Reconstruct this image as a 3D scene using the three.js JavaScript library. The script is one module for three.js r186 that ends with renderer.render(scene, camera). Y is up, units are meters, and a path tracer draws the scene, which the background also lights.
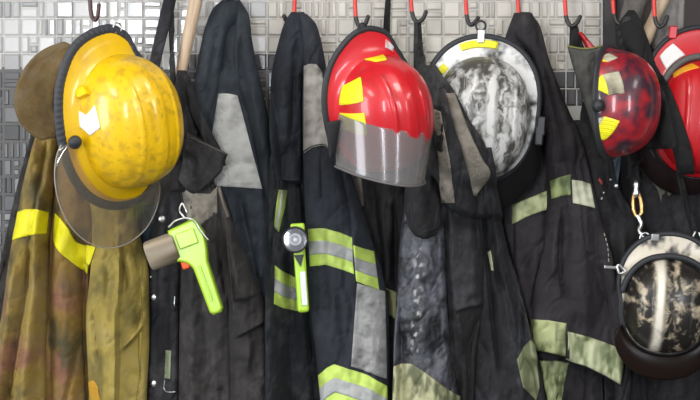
import * as THREE from 'three';
import { mergeGeometries } from 'three/addons/utils/BufferGeometryUtils.js';
import { RoundedBoxGeometry } from 'three/addons/geometries/RoundedBoxGeometry.js';
import { RectAreaLightUniformsLib } from 'three/addons/lights/RectAreaLightUniformsLib.js';

// ───────────────────────── camera, light, exposure ─────────────────────────
RectAreaLightUniformsLib.init();
const scene = new THREE.Scene();
const CAMZ = 4.15, CY = 1.6, FOV = 14.25;
const camera = new THREE.PerspectiveCamera(FOV, 700 / 400, 0.05, 60);
camera.position.set(0, CY, CAMZ); camera.lookAt(0, CY, 0);
scene.add(camera);
const renderer = new THREE.WebGLRenderer({ antialias: true });
renderer.toneMapping = THREE.LinearToneMapping;
renderer.toneMappingExposure = 1.26;
renderer.shadowMap.enabled = true;
scene.background = new THREE.Color(0.75, 0.8, 0.88);
const LAMPS = [ // unseen softboxes added in the form of ceiling panels: x, y, z, width, depth, intensity
  [-1.9, 3.0, 1.7, 0.5, 1.5, 14], [0.1, 3.0, 1.5, 0.5, 1.5, 14], [2.1, 3.0, 1.7, 0.5, 1.5, 9],
];
const WALLLIGHTS = [ // lit windows out of view, the left-wall one added for raking light: x, y, w, h, intensity
  [2.6, 1.95, 0.6, 2.0, 22, 'front'], [-1.3, 1.95, 0.6, 2.0, 26, 'front'], [-2.0, 1.8, 1.2, 2.0, 8, 'left'],
];

// ───────────────────────── helpers ─────────────────────────
const K = 0.0025, S = z => K * (CAMZ - z) / 4;
const WX = (px, z) => (px - 350) * S(z), WY = (py, z) => CY + (200 - py) * S(z);
let seed = 7; const rnd = () => { seed = (seed * 1664525 + 1013904223) >>> 0; return seed / 4294967296; };
const h3 = (x, y, z) => { let n = Math.imul(x, 374761393) ^ Math.imul(y, 668265263) ^ Math.imul(z, 2147483647 - 58); n = Math.imul(n ^ (n >>> 13), 1274126177); n ^= n >>> 16; return (n >>> 0) / 4294967296; };
const sm = t => t * t * (3 - 2 * t), lerp = (a, b, t) => a + (b - a) * t, clamp = (v, a = 0, b = 1) => Math.min(b, Math.max(a, v));
const sstep = (a, b, v) => sm(clamp((v - a) / (b - a)));
function noise(x, y, z = 0) {
  const i = Math.floor(x), j = Math.floor(y), k = Math.floor(z), u = sm(x - i), v = sm(y - j), w = sm(z - k);
  const L = kk => lerp(lerp(h3(i, j, kk), h3(i + 1, j, kk), u), lerp(h3(i, j + 1, kk), h3(i + 1, j + 1, kk), u), v);
  return lerp(L(k), L(k + 1), w) * 2 - 1;
}
const fbm = (x, y, z = 0, o = 4) => { let s = 0, a = .5, f = 1; for (let i = 0; i < o; i++) { s += a * noise(x * f, y * f, z * f + i * 7.3); a *= .5; f *= 2.03; } return s; };
function curve(pts) { // monotone-ish cubic through [[t, v], ...]
  if (typeof pts === 'number') return () => pts;
  const n = pts.length, d = [], m = [];
  if (n === 1) return () => pts[0][1];
  for (let i = 0; i < n - 1; i++) d[i] = (pts[i + 1][1] - pts[i][1]) / (pts[i + 1][0] - pts[i][0]);
  m[0] = d[0]; m[n - 1] = d[n - 2];
  for (let i = 1; i < n - 1; i++) m[i] = d[i - 1] * d[i] <= 0 ? 0 : 2 * d[i - 1] * d[i] / (d[i - 1] + d[i]);
  return t => {
    if (t <= pts[0][0]) return pts[0][1] + m[0] * Math.max(t - pts[0][0], -6);
    if (t >= pts[n - 1][0]) return pts[n - 1][1] + m[n - 1] * Math.min(t - pts[n - 1][0], 6);
    let i = 0; while (t > pts[i + 1][0]) i++;
    const h = pts[i + 1][0] - pts[i][0], s = (t - pts[i][0]) / h, s2 = s * s, s3 = s2 * s;
    return pts[i][1] * (2 * s3 - 3 * s2 + 1) + h * m[i] * (s3 - 2 * s2 + s) + pts[i + 1][1] * (3 * s2 - 2 * s3) + h * m[i + 1] * (s3 - s2);
  };
}
const lin = hex => { const c = new THREE.Color(hex); return [c.r, c.g, c.b]; };
const mix = (a, b, t) => [lerp(a[0], b[0], t), lerp(a[1], b[1], t), lerp(a[2], b[2], t)];

// ───────────────────────── materials ─────────────────────────
function noiseTex(n, f) { // tiling grey noise for fine relief
  const d = new Uint8Array(n * n * 4);
  for (let j = 0; j < n; j++) for (let i = 0; i < n; i++) { const v = clamp(f(i / n, j / n)) * 255; d.set([v, v, v, 255], (j * n + i) * 4); }
  const t = new THREE.DataTexture(d, n, n); t.wrapS = t.wrapT = THREE.RepeatWrapping; t.magFilter = THREE.LinearFilter; t.minFilter = THREE.LinearMipmapLinearFilter; t.generateMipmaps = true; t.needsUpdate = true; return t;
}
const tile2 = (u, v, f) => { const a = u, b = v; return (f(a, b) * (1 - a) + f(a - 1, b) * a) * (1 - b) + (f(a, b - 1) * (1 - a) + f(a - 1, b - 1) * a) * b; };
const weaveT = noiseTex(512, (u, v) => .5 + .3 * Math.sin((u + v) * 2 * Math.PI * 60) * .5 + .8 * tile2(u, v, (a, b) => fbm(a * 40, b * 40, 3, 3)));
const leatherT = noiseTex(512, (u, v) => .5 + .9 * tile2(u, v, (a, b) => fbm(a * 30, b * 30, 9, 4)));
const prismT = noiseTex(256, (u, v) => .5 + .5 * Math.sin(u * 2 * Math.PI * 16) * Math.sin(v * 2 * Math.PI * 16));
const mats = {};
function M(key, o) { if (!mats[key]) { const { phys, ...r } = o; mats[key] = new (phys ? THREE.MeshPhysicalMaterial : THREE.MeshStandardMaterial)({ color: 0xffffff, side: THREE.DoubleSide, ...r }); } return mats[key]; }
const bt = (t, r) => { const c = t.clone(); c.repeat.set(r, r); c.needsUpdate = true; return c; };
const weaveB = bt(weaveT, 8), leatherB = bt(leatherT, 6), prismB = bt(prismT, 10);
const FAB = M('fab', { vertexColors: true, roughness: .82, bumpMap: weaveB, bumpScale: .0012 });
const LEA = M('lea', { vertexColors: true, roughness: .5, bumpMap: leatherB, bumpScale: .0015 });
const PATCH = M('patch', { vertexColors: true, roughness: .85, bumpMap: leatherB, bumpScale: .0022 });
const REFL = M('refl', { vertexColors: true, roughness: .45, bumpMap: prismB, bumpScale: .0008 });
const SHELL = M('shell', { vertexColors: true, roughness: .42, phys: true, clearcoat: .5, clearcoatRoughness: .12 });
const SHELLD = M('shelld', { vertexColors: true, roughness: .42, phys: true, clearcoat: .35, clearcoatRoughness: .25 });
const RUB = M('rub', { color: new THREE.Color(...lin('#26282c')), roughness: .6 });
const STEEL = M('steel', { color: new THREE.Color(.7, .7, .7), metalness: 1, roughness: .28 });
const BRASS = M('brass', { color: new THREE.Color(.62, .42, .16), metalness: 1, roughness: .33 });
const WHITEM = M('whitem', { color: new THREE.Color(.78, .78, .76), roughness: .5 });
const THREAD = c => M('thread' + c, { color: new THREE.Color(c), roughness: .8 });

// height of what already hangs there, so that later pieces lie over earlier ones and never cut them
const HX0 = -60, HY0 = -50, HW = 820, HH = 500, s15 = S(.15);
let HF = new Float32Array(HW * HH).fill(.003), PEND = new Float32Array(HW * HH).fill(-1);
const cellX = x => x / s15 + 350 - HX0, cellY = y => (CY - y) / s15 + 200 - HY0;
function floorAt(wx, wy) { const i = clamp(cellX(wx), 0, HW - 1.01), j = clamp(cellY(wy), 0, HH - 1.01), a = Math.floor(i), b = Math.floor(j), u = i - a, v = j - b, o = b * HW + a; return lerp(lerp(HF[o], HF[o + 1], u), lerp(HF[o + HW], HF[o + HW + 1], u), v); }
function splat(root) { // rasterise the front of everything under root
  root.updateWorldMatrix(true, true); const A = new THREE.Vector3(), B = A.clone(), C = A.clone();
  root.traverse(m => {
    if (!m.isMesh) return; const g = m.geometry, P = g.attributes.position, I = g.index, n = I ? I.count : P.count;
    for (let k = 0; k < n; k += 3) {
      [A, B, C].forEach((v, q) => v.fromBufferAttribute(P, I ? I.getX(k + q) : k + q).applyMatrix4(m.matrixWorld));
      const ax = cellX(A.x), ay = cellY(A.y), bx = cellX(B.x), by = cellY(B.y), cx = cellX(C.x), cy = cellY(C.y), z = Math.max(A.z, B.z, C.z);
      const i0 = Math.max(0, Math.floor(Math.min(ax, bx, cx))), i1 = Math.min(HW - 1, Math.ceil(Math.max(ax, bx, cx))), j0 = Math.max(0, Math.floor(Math.min(ay, by, cy))), j1 = Math.min(HH - 1, Math.ceil(Math.max(ay, by, cy)));
      for (let j = j0; j <= j1; j++) for (let i = i0; i <= i1; i++) { const o = j * HW + i; if (z > PEND[o]) PEND[o] = z; }
    }
  });
}
function settle(root) { delete root.userData.lay; // root is finished: what follows lies over it
  splat(root); const R = 7, t = new Float32Array(HW * HH), d = new Float32Array(HW * HH);
  for (let j = 0; j < HH; j++) for (let i = 0; i < HW; i++) { let m = -1; for (let k = Math.max(0, i - R); k <= Math.min(HW - 1, i + R); k++) m = Math.max(m, PEND[j * HW + k]); t[j * HW + i] = m; }
  for (let j = 0; j < HH; j++) for (let i = 0; i < HW; i++) { let m = -1; for (let k = Math.max(0, j - R); k <= Math.min(HH - 1, j + R); k++) m = Math.max(m, t[k * HW + i]); d[j * HW + i] = Math.max(HF[j * HW + i], m > 0 ? m + .003 : -1); }
  for (let j = 0; j < HH; j++) for (let i = 0; i < HW; i++) { let q = 0, c = 0; for (let k = Math.max(0, i - 3); k <= Math.min(HW - 1, i + 3); k++) { q += d[j * HW + k]; c++; } t[j * HW + i] = q / c; }
  for (let j = 0; j < HH; j++) for (let i = 0; i < HW; i++) { let q = 0, c = 0; for (let k = Math.max(0, j - 3); k <= Math.min(HH - 1, j + 3); k++) { q += t[k * HW + i]; c++; } HF[j * HW + i] = q / c; }
  PEND.fill(-1);
}
function lift(root, most = .2, names) { // push a rigid thing forward until nothing behind it is cut
  root.updateWorldMatrix(true, true); const A = new THREE.Vector3(); let d = 0;
  root.traverse(m => { if (!m.isMesh || (names && !names.includes(m.name))) return; const P = m.geometry.attributes.position; for (let k = 0; k < P.count; k++) { A.fromBufferAttribute(P, k).applyMatrix4(m.matrixWorld); if (cellX(A.x) < 0 || cellX(A.x) >= HW || cellY(A.y) < 0 || cellY(A.y) >= HH) continue; d = Math.max(d, floorAt(A.x, A.y) - A.z); } });
  d = Math.min(d, most); if (d > .03) console.log('lift', root.name, root.userData.label, d.toFixed(3)); root.position.z += d; settle(root);
}

// ───────────────────────── objects ─────────────────────────
const count = {};
const numbered = n => { const c = count[n] = (count[n] ?? -1) + 1; return c ? `${n}_${String(c).padStart(3, '0')}` : n; };
function shade(o) { o.castShadow = o.receiveShadow = true; return o; }
function thing(name, label, category, group) {
  const g = new THREE.Group(); g.name = numbered(name); g.userData = { label, category }; if (group) g.userData.group = group; scene.add(g); return g;
}
function part(name, geo, mat, parent, label) {
  const m = shade(new THREE.Mesh(geo, mat)); m.name = name; if (label) m.userData.label = label; (parent || scene).add(m); return m;
}
function struct(name, geo, mat, parent) { const m = part(name, geo, mat, parent); m.userData.kind = 'structure'; return m; }
// grid(nx, ny, f) : f(u, v) -> {p:[x,y,z], c:[r,g,b]?}; optional back sheet joins the rims
function gridGeo(nx, ny, f, fb, uvs = 1) {
  const P = [], C = [], U = [], I = []; let hasC = false;
  const sheet = (fn, flip) => {
    const o = P.length / 3;
    for (let j = 0; j <= ny; j++) for (let i = 0; i <= nx; i++) {
      const r = fn(i / nx, j / ny); P.push(...r.p); U.push(r.p[0] * uvs, r.p[1] * uvs); C.push(...(r.c || [1, 1, 1])); if (r.c) hasC = true;
    }
    for (let j = 0; j < ny; j++) for (let i = 0; i < nx; i++) { const a = o + j * (nx + 1) + i, b = a + 1, c = a + nx + 1, d = c + 1; flip ? I.push(a, b, c, b, d, c) : I.push(a, c, b, b, c, d); }
    return o;
  };
  const o1 = sheet(f, false);
  if (fb) {
    const o2 = sheet(fb, true), ring = [];
    for (let i = 0; i < nx; i++) ring.push(i); for (let j = 0; j < ny; j++) ring.push(j * (nx + 1) + nx);
    for (let i = nx; i > 0; i--) ring.push(ny * (nx + 1) + i); for (let j = ny; j > 0; j--) ring.push(j * (nx + 1));
    for (let k = 0; k < ring.length; k++) { const a = ring[k], b = ring[(k + 1) % ring.length]; I.push(o1 + a, o1 + b, o2 + a, o1 + b, o2 + b, o2 + a); }
  }
  const g = new THREE.BufferGeometry();
  g.setAttribute('position', new THREE.Float32BufferAttribute(P, 3)); g.setAttribute('uv', new THREE.Float32BufferAttribute(U, 2));
  if (hasC) g.setAttribute('color', new THREE.Float32BufferAttribute(C, 3));
  g.setIndex(I); g.computeVertexNormals(); return g;
}
// a hanging piece of cloth with thickness: outline L(y), R(y) in centimetre-like units, relief in metres
class Cloth {
  constructor(o) {
    Object.assign(this, { zb: .05, b: .03, bb: .008, p: 2.4, rt: 14, rb: 4, wr: .009, wd: .0028, folds: [], sd: 1, lay: 0, cr: .010, T: null, B: null }, o);
    this.Lf = curve(this.L); this.Rf = curve(this.R); this.bf = curve(this.b);
    const ys = this.L.concat(this.R).map(q => q[0]);
    this.y0 = this.top ?? Math.min(...ys); this.y1 = this.bot ?? Math.max(...ys);
    this.Tf = this.T ? curve(this.T) : () => this.y0; this.Bf = this.B ? curve(this.B) : () => this.y1;
    this.F = this.folds.map(([k, pts, w, a]) => ({ k, f: curve(pts), w, a, y0: pts[0][0], y1: pts[pts.length - 1][0] }));
    this.s = S(this.zb); this.zof = this.zo ? curve(this.zo) : () => 0;
  }
  env(u, y) {
    const e = Math.sqrt(Math.max(0, 1 - Math.pow(Math.abs(2 * u - 1), this.p)));
    const t = clamp((y - this.Tf(u)) / this.rt), b = clamp((this.Bf(u) - y) / this.rb);
    return e * Math.sqrt(Math.max(0, 1 - (1 - t) ** 2)) * Math.sqrt(Math.max(0, 1 - (1 - b) ** 2));
  }
  fl(x, y) { return floorAt((x - 350) * this.s, CY + (200 - y) * this.s); }
  u(x, y) { const l = this.Lf(y), r = this.Rf(y); return clamp((x - l) / Math.max(1e-3, r - l)); }
  z(x, y) {
    const u = this.u(x, y), e = this.env(u, y); let z = this.bf(y) * e, q = 0;
    for (const f of this.F) {
      if (f.k === 'h') { const d = (f.f(x) - y) / f.w, fd = Math.min(clamp((x - f.y0) / 7), clamp((f.y1 - x) / 7)); q += f.a * fd * sstep(-.12, .12, d) * Math.exp(-Math.max(0, d) * .9); continue; }
      const d = (x - f.f(y)) / f.w, t = Math.min(clamp((y - f.y0) / 22), clamp((f.y1 - y) / 22)), fd = sm(f.y1 >= 399 ? clamp((y - f.y0) / 22) : t);
      if (fd <= 0) continue;
      const a = f.a * fd;
      if (f.k === 'r') q += a * Math.exp(-d * d);
      else if (f.k === 'c') q -= a * Math.exp(-Math.abs(d) * 1.6);
      else { const dd = f.k === 's' ? d : -d; q += a * sstep(-.12, .12, dd) * Math.exp(-Math.max(0, dd) * .9); }
    }
    const n1 = fbm(x / 26 + .35 * noise(x / 40, y / 60, this.sd + 2), y / 110, this.sd + 5, 2), n2 = fbm((x + y * .6) / 30, (y - x * .5) / 34, this.sd + 12, 2); q = q * 2.6 - this.cr * Math.exp(-Math.abs(n1) * 16) - this.cr * .55 * Math.exp(-Math.abs(n2) * 14) + this.wr * fbm(x / 15, y / 70, this.sd, 3) * 2 + this.wd * fbm((x + y * .5) / 11, (y - x * .4) / 15, this.sd + 9, 3) * 2 + .0012 * fbm(x / 3.2, y / 5, this.sd + 20, 2);
    const f = this.fl(x, y) + .004 + this.lay * .003; return Math.max(Math.max(this.zb + this.zof(y), f) + z * 1.0 + q * Math.min(1, e * 1.3), f);
  }
  geo(col) {
    const w = Math.max(...[0, .25, .5, .75, 1].map(t => { const y = lerp(this.y0, this.y1, t); return this.Rf(y) - this.Lf(y); }));
    const nx = Math.ceil(clamp(w / 1.5, 8, 110)), ny = Math.ceil(clamp((this.y1 - this.y0) / 1.9, 8, 230));
    const xy = (u0, v) => { const u = lerp(u0, .5 - .5 * Math.cos(Math.PI * u0), .6), ya = this.Tf(u), yb = this.Bf(u), y = lerp(ya, yb, v); return [lerp(this.Lf(y), this.Rf(y), u), y, u]; };
    return gridGeo(nx, ny, (u, v) => { const [x, y] = xy(u, v); return { p: [(x - 350) * this.s, CY + (200 - y) * this.s, this.z(x, y)], c: col(x, y) }; },
      (u, v) => { const [x, y, uu] = xy(u, v); return { p: [(x - 350) * this.s, CY + (200 - y) * this.s, Math.max(this.zb + this.zof(y) - .002 - this.bb * this.env(uu, y), this.fl(x, y) + this.lay * .003)], c: col(x, y) }; });
  }
  at(x, y, off = 0) { return new THREE.Vector3((x - 350) * this.s, CY + (200 - y) * this.s, this.z(x, y) + off); }
}
// flat piece sewn on a cloth: between the polylines a and b (same direction), raised by off
function poly(pts) { const l = [0]; for (let i = 1; i < pts.length; i++) l.push(l[i - 1] + Math.hypot(pts[i][0] - pts[i - 1][0], pts[i][1] - pts[i - 1][1])); const T = l[l.length - 1]; return t => { const d = t * T; let i = 0; while (i < pts.length - 2 && d > l[i + 1]) i++; const k = (d - l[i]) / Math.max(1e-6, l[i + 1] - l[i]); return [lerp(pts[i][0], pts[i + 1][0], k), lerp(pts[i][1], pts[i + 1][1], k)]; }; }
function sewGeo(cl, a, b, off, col, ta = 0, tb = 1, step = 2) {
  const A = poly(a), B = poly(b); let len = 0, wid = 0;
  for (let i = 0; i < 8; i++) { const p = A(i / 8), q = A((i + 1) / 8), r = B(i / 8); len += Math.hypot(p[0] - q[0], p[1] - q[1]); wid = Math.max(wid, Math.hypot(p[0] - r[0], p[1] - r[1])); }
  const nx = Math.ceil(clamp(len / step, 3, 80)), ny = Math.ceil(clamp(wid * (tb - ta) / step, 3, 80));
  const f = o => (u, v) => { const p = A(u), q = B(u), t = lerp(ta, tb, v), x = lerp(p[0], q[0], t), y = lerp(p[1], q[1], t); const w = cl.at(x, y, o); return { p: [w.x, w.y, w.z], c: col(x, y) }; };
  return gridGeo(nx, ny, f(off), f(-.001));
}
const grimeV = (base, dk, sd) => (x, y) => { const n = fbm(x / 9, y / 16, sd, 4) * 1.8 + fbm(x / 2.6, y / 9, sd + 4, 3) * 1.4; let c = mix(base, dk, clamp(.38 + n)); return c; };
const LIME = [.54, .72, .13], SILV = [.42, .43, .42], YEL = [.80, .74, .01];
const grime = (base, amt, dk, sc = 16, sd = 0) => (x, y) => { const n = fbm(x / sc, y / sc, sd, 4), m = fbm(x / 4, y / 4, sd + 3, 2); return mix(base, dk, clamp(amt * (.5 + n * 2.4 + m * 1.3))); };
function band(cl, parent, a, b, base, silver, off = .003, dirt = .2, dk = [.12, .12, .07]) {
  const g = part('reflective_band', sewGeo(cl, a, b, off, grime(base, dirt, dk, 12, a[0][0])), REFL, parent);
  if (silver) part('silver_stripe', sewGeo(cl, a, b, off + .0015, grime(silver, dirt, [.1, .1, .1], 12, a[0][0] + 5), .33, .69), REFL, g);
  return g;
}
function stitches(cl, parent, pts, col = '#8a7a3a', gap = 4, len = 2.2, off = .0015) {
  const L = poly(pts); let tot = 0; for (let i = 1; i < pts.length; i++) tot += Math.hypot(pts[i][0] - pts[i - 1][0], pts[i][1] - pts[i - 1][1]);
  const n = Math.floor(tot / gap), gs = [];
  for (let i = 0; i < n; i++) {
    const p = L((i + .2) / n), q = L((i + .2 + len / gap) / n), a = cl.at(p[0], p[1], off), b = cl.at(q[0], q[1], off);
    const g = new THREE.CapsuleGeometry(.0013, a.distanceTo(b), 2, 5); const m = new THREE.Matrix4().compose(a.clone().lerp(b, .5), new THREE.Quaternion().setFromUnitVectors(new THREE.Vector3(0, 1, 0), b.clone().sub(a).normalize()), new THREE.Vector3(1, 1, 1)); g.applyMatrix4(m); gs.push(g);
  }
  const m = part('seam_stitching', mergeGeometries(gs), THREAD(col), parent); m.userData.kind = 'stuff'; return m;
}
function tube(pts, r, seg = 32, rs = 8, closed = false) {
  const c = new THREE.CatmullRomCurve3(pts.map(p => Array.isArray(p) ? new THREE.Vector3(...p) : p), closed, 'centripetal');
  const gs = [new THREE.TubeGeometry(c, seg, r, rs, closed)];
  if (!closed) for (const t of [0, 1]) { const s = new THREE.SphereGeometry(r, rs, 6); const p = c.getPoint(t); s.translate(p.x, p.y, p.z); gs.push(s); }
  return mergeGeometries(gs);
}
const PX = (x, y, z) => new THREE.Vector3(WX(x, z), WY(y, z), z);
// garment colours: base with scuffs
const fabc = (base, o = {}) => { base = base.map(v => v * FD); if (o.light) o = { ...o, light: o.light.map(v => v * FD) }; const { amt = .35, light = mix(base, [.3, .3, .3], .14), dark = base.map(v => v * .55), sc = 26, sd = 1, marks } = o; return (x, y) => {
  const n = fbm(x / sc, y / (sc * 1.6), sd, 5), m = fbm(x / 6, y / 9, sd + 4, 3) + .5 * noise(x / 2.2, y / 3, sd); let c = n + m * .5 > 0 ? mix(base, light, clamp((n + m * .5) * amt * 3)) : mix(base, dark, clamp(-(n + m * .5) * amt * 3)); if (marks) c = marks(c, x, y); return c; }; };
const FD = .62;
const NAVY = [.016, .021, .030], NAVYD = [.009, .011, .015], CHAR = [.020, .019, .021], BLK = [.008, .008, .009], GREYP = [.20, .195, .18], TAN = [.19, .17, .14];

// ───────────────────────── the room ─────────────────────────
const plaster = M('plaster', { color: new THREE.Color(.12, .118, .115), roughness: .9, side: THREE.FrontSide });
const box = (w, h, d, x, y, z) => { const g = new THREE.BoxGeometry(w, h, d); g.translate(x, y, z); return g; };
const grout = M('grout', { color: new THREE.Color(.5, .49, .46), roughness: .85 });
const wallBack = struct('wall_back', box(7.2, 3.4, .16, 0, 1.6, -.086), grout);
struct('floor', box(7.2, .12, 6.6, 0, -.06, 3), M('floorm', { color: new THREE.Color(.12, .115, .11), roughness: .6 }));
struct('ceiling', box(7.2, .12, 6.6, 0, 3.2, 3), plaster);
struct('wall_left', box(.12, 3.3, 6.4, -3.56, 1.6, 3), plaster);
struct('wall_right', box(.12, 3.3, 6.4, 3.56, 1.6, 3), plaster);
struct('wall_front', box(7.2, 3.3, .12, 0, 1.6, 6.16), plaster);
LAMPS.forEach(([x, y, z, w, d, I], i) => {  // soft light sources added overhead, built as fixtures
  const t = thing('ceiling_light', ['added flat white ceiling light panel over the left of the room', 'added flat white ceiling light panel over the middle of the room', 'added flat white ceiling light panel over the right of the room'][i], 'ceiling light');
  part('housing', box(w + .08, .1, d + .08, x, y + .085, z), M('housing', { color: new THREE.Color(.7, .7, .7), roughness: .5 }), t);
  part('diffuser', box(w, .03, d, x, y + .02, z), M('diff', { color: new THREE.Color(.9, .9, .9), emissive: new THREE.Color(1, 1, 1), emissiveIntensity: 1.2 }), t);
  const l = new THREE.RectAreaLight(0xfffaf2, I, w, d); l.position.set(x, y - .01, z); l.lookAt(x, 0, z - .9); l.castShadow = true; scene.add(l);
});
WALLLIGHTS.forEach(([x, y, w, h, I, side], i) => { // unseen frosted panes, the left-wall one added to rake the folds; on the left wall x is minus the distance from the back wall
  const t = struct(`window_${i + 1}`, box(w + .12, h + .12, .06, 0, 0, 0), plaster), L = side === 'left';
  t.position.set(L ? -3.47 : x, y, L ? -x : 6.07); t.rotation.y = L ? Math.PI / 2 : Math.PI;
  part('pane', box(w, h, .02, 0, 0, .035), M('pane', { color: new THREE.Color(.9, .9, .9), emissive: new THREE.Color(.95, .98, 1), emissiveIntensity: 1.5 }), t);
  const l = new THREE.RectAreaLight(0xf4f8ff, I, w, h); l.position.set(L ? -3.41 : x, y, L ? -x : 6.01); l.lookAt(L ? 0 : x, y, L ? -x : 0); l.castShadow = true; scene.add(l);
});

// glazed wall tiles, each a bevelled piece
{
  struct('wall_panel_lower', box(1.6, 2.0, .003, WX(0, 0), WY(67, 0) - 1.0, -.0045), M('groutshade', { color: new THREE.Color(.10, .10, .10), roughness: .6 }));  // dark sheet behind the lower tiles, stands in for shade on the wall
  const fr = (w, h, b, d) => { // bevelled slab
    const W = w / 2, H = h / 2, w2 = W - b, h2 = H - b, P = [[-W, -H, 0], [W, -H, 0], [W, H, 0], [-W, H, 0], [-w2, -h2, d], [w2, -h2, d], [w2, h2, d], [-w2, h2, d]];
    const q = [[4, 5, 6, 7], [0, 1, 5, 4], [1, 2, 6, 5], [2, 3, 7, 6], [3, 0, 4, 7]], pos = [];
    for (const [a, bb, c, e] of q) for (const k of [a, bb, c, a, c, e]) pos.push(...P[k]);
    const g = new THREE.BufferGeometry(); g.setAttribute('position', new THREE.Float32BufferAttribute(pos, 3)); g.computeVertexNormals(); return g;
  };
  const s0 = S(0), cache = {}, G = (w, h) => { const k = Math.round(w * 2) + '_' + Math.round(h * 2); return cache[k] ??= fr(Math.round(w * 2) / 2 * s0, Math.round(h * 2) / 2 * s0, 1.5 * s0, .005); };
  const TM = [0, 1, 2, 3].map(i => M('tileg' + i, { color: new THREE.Color(...[[.54, .54, .53], [.42, .42, .415], [.60, .60, .59], [.33, .33, .33]][i]), roughness: [.16, .2, .14, .22][i], phys: true, clearcoat: .8, clearcoatRoughness: .06 }));
  const TB = [0, 1, 2].map(i => M('tileb' + i, { color: new THREE.Color(...[[.48, .455, .405], [.41, .39, .345], [.54, .515, .46]][i]), roughness: [.4, .45, .35][i] }));
  const TL = [0, 1].map(i => M('tilel' + i, { color: new THREE.Color(...[[.075, .075, .075], [.13, .13, .13]][i]), roughness: .22 }));  // lower left tiles: shade of the coats put into the colour
  const TD = [0, 1].map(i => M('tiled' + i, { color: new THREE.Color(...[[.07, .07, .075], [.12, .12, .125]][i]), roughness: .18 }));  // dark rows: shade behind the hanging gear put into the colour
  const list = [], P = 17.6;
  for (let r = -2; r < 25; r++) for (let c = -2; c < 34; c++) {
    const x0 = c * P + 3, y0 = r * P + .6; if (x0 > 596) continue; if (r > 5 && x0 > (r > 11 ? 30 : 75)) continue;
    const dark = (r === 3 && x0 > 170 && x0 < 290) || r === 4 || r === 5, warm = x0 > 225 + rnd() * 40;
    const k = rnd(), sub = [];
    if (k < .34) sub.push([0, 0, P, P]);
    else if (k < .66) { const n = rnd() < .55 ? 2 : 3; let t = 0; for (let i = 0; i < n; i++) { const w = i === n - 1 ? P - t : P * (n === 2 ? .35 + rnd() * .3 : .25 + rnd() * .14); sub.push([t, 0, w, P]); t += w; } }
    else if (k < .85) { const t = P * (.38 + rnd() * .24); sub.push([0, 0, P, t], [0, t, P, P - t]); }
    else { const t = P * (.38 + rnd() * .2), q = P * .5; sub.push([0, 0, t, P], [t, 0, P - t, q], [t, q, P - t, P - q]); }
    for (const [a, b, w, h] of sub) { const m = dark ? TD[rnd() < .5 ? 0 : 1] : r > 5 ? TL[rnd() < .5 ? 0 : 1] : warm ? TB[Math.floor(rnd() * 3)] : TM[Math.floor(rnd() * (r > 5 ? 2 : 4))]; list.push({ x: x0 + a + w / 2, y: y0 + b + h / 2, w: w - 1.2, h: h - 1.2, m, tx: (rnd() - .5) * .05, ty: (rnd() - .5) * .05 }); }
  }
  const vis = list.map(t => [t, (t.y > 0 && t.y < 56 && t.x > 0 && t.x < 600 ? 2 : t.x < 40 && t.x > 0 && t.y < 200 ? 1 : 0) + t.w * t.h / 400]).sort((a, b) => b[1] - a[1]).map(q => q[0]);
  const rest = new Map();
  vis.forEach((t, i) => {
    const g = G(t.w, t.h), mt = new THREE.Matrix4().makeRotationFromEuler(new THREE.Euler(t.tx, t.ty, 0)).setPosition((t.x - 350) * s0, CY + (200 - t.y) * s0, -.0055);
    if (i < 298) { const m = part('tile', g, t.m, wallBack); m.name = numbered('tile'); m.applyMatrix4(mt); } else { const c = g.clone().applyMatrix4(mt); rest.has(t.m) ? rest.get(t.m).push(c) : rest.set(t.m, [c]); }
  });
  for (const [m, gs] of rest) part('tile_field', mergeGeometries(gs), m, wallBack).userData.kind = 'stuff';
  struct('trim_1', box(.028, 3.2, .03, WX(609, .01), 1.6, .012), M('post', { color: new THREE.Color(.02, .018, .018), roughness: .6 }));
  const rp = new RoundedBoxGeometry(.9, 3.2, .02, 2, .004); rp.translate(WX(615, 0) + .45, 1.6, .008); struct('wall_panel_right', rp, M('panelr', { color: new THREE.Color(.035, .025, .025), roughness: .7 }));
}

// ───────────────────────── hooks ─────────────────────────
const railZ = .02;
struct('trim_2', box(2.6, .07, .03, 0, WY(-34, 0), railZ), M('railm', { color: new THREE.Color(.12, .1, .09), roughness: .5 }));
function hook(label, x0, xb, yb, xt, yt, z, red = true) {
  const t = thing('coat_hook', label, 'hook', 'hooks along the wall rail');
  const ym = yb - 10, R = M('hookred', { color: new THREE.Color(.62, .035, .025), roughness: .35 }), B = M('hookblk', { color: new THREE.Color(.02, .018, .018), roughness: .45 }), D = M('hookbrown', { color: new THREE.Color(.06, .03, .025), roughness: .4 });
  part('mounting_plate', new RoundedBoxGeometry(.026, .07, .008, 2, .002).translate(WX(x0, z), WY(-34, 0), .039), STEEL, t);
  part('rod', tube([PX(x0, -34, .042), PX(x0, -31, z * .7), PX(x0, -22, z), PX(x0 - .3, -4, z), PX(lerp(x0, xb, .12), ym, z)], .0052, 40), red ? R : D, t);
  part('hook_tip', tube([PX(lerp(x0, xb, .12), ym, z), PX(lerp(x0, xb, .45), yb - 3, z), PX(xb, yb, z + .004), PX(lerp(xb, xt, .6), yb - 3, z + .008), PX(xt, yt, z + .012)], .0055, 30), red ? B : D, t);
  settle(t);
}
hook('dark brown hook holding the yellow helmet', 90, 95, 20, 99, 5, .15, false);
hook('red rod hook carrying the navy coat with lime bands', 295, 290, 24, 284, 16, .045);
hook('red rod hook with black tip holding the bright red visored helmet', 355, 361, 27, 368, 17, .15);
hook('red rod hook with black tip holding a thin black hanging loop', 411, 418, 22, 426, 12, .12);
hook('red rod hook with black tip holding the white scratched helmet', 466, 471, 25, 478, 18, .15);
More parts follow.
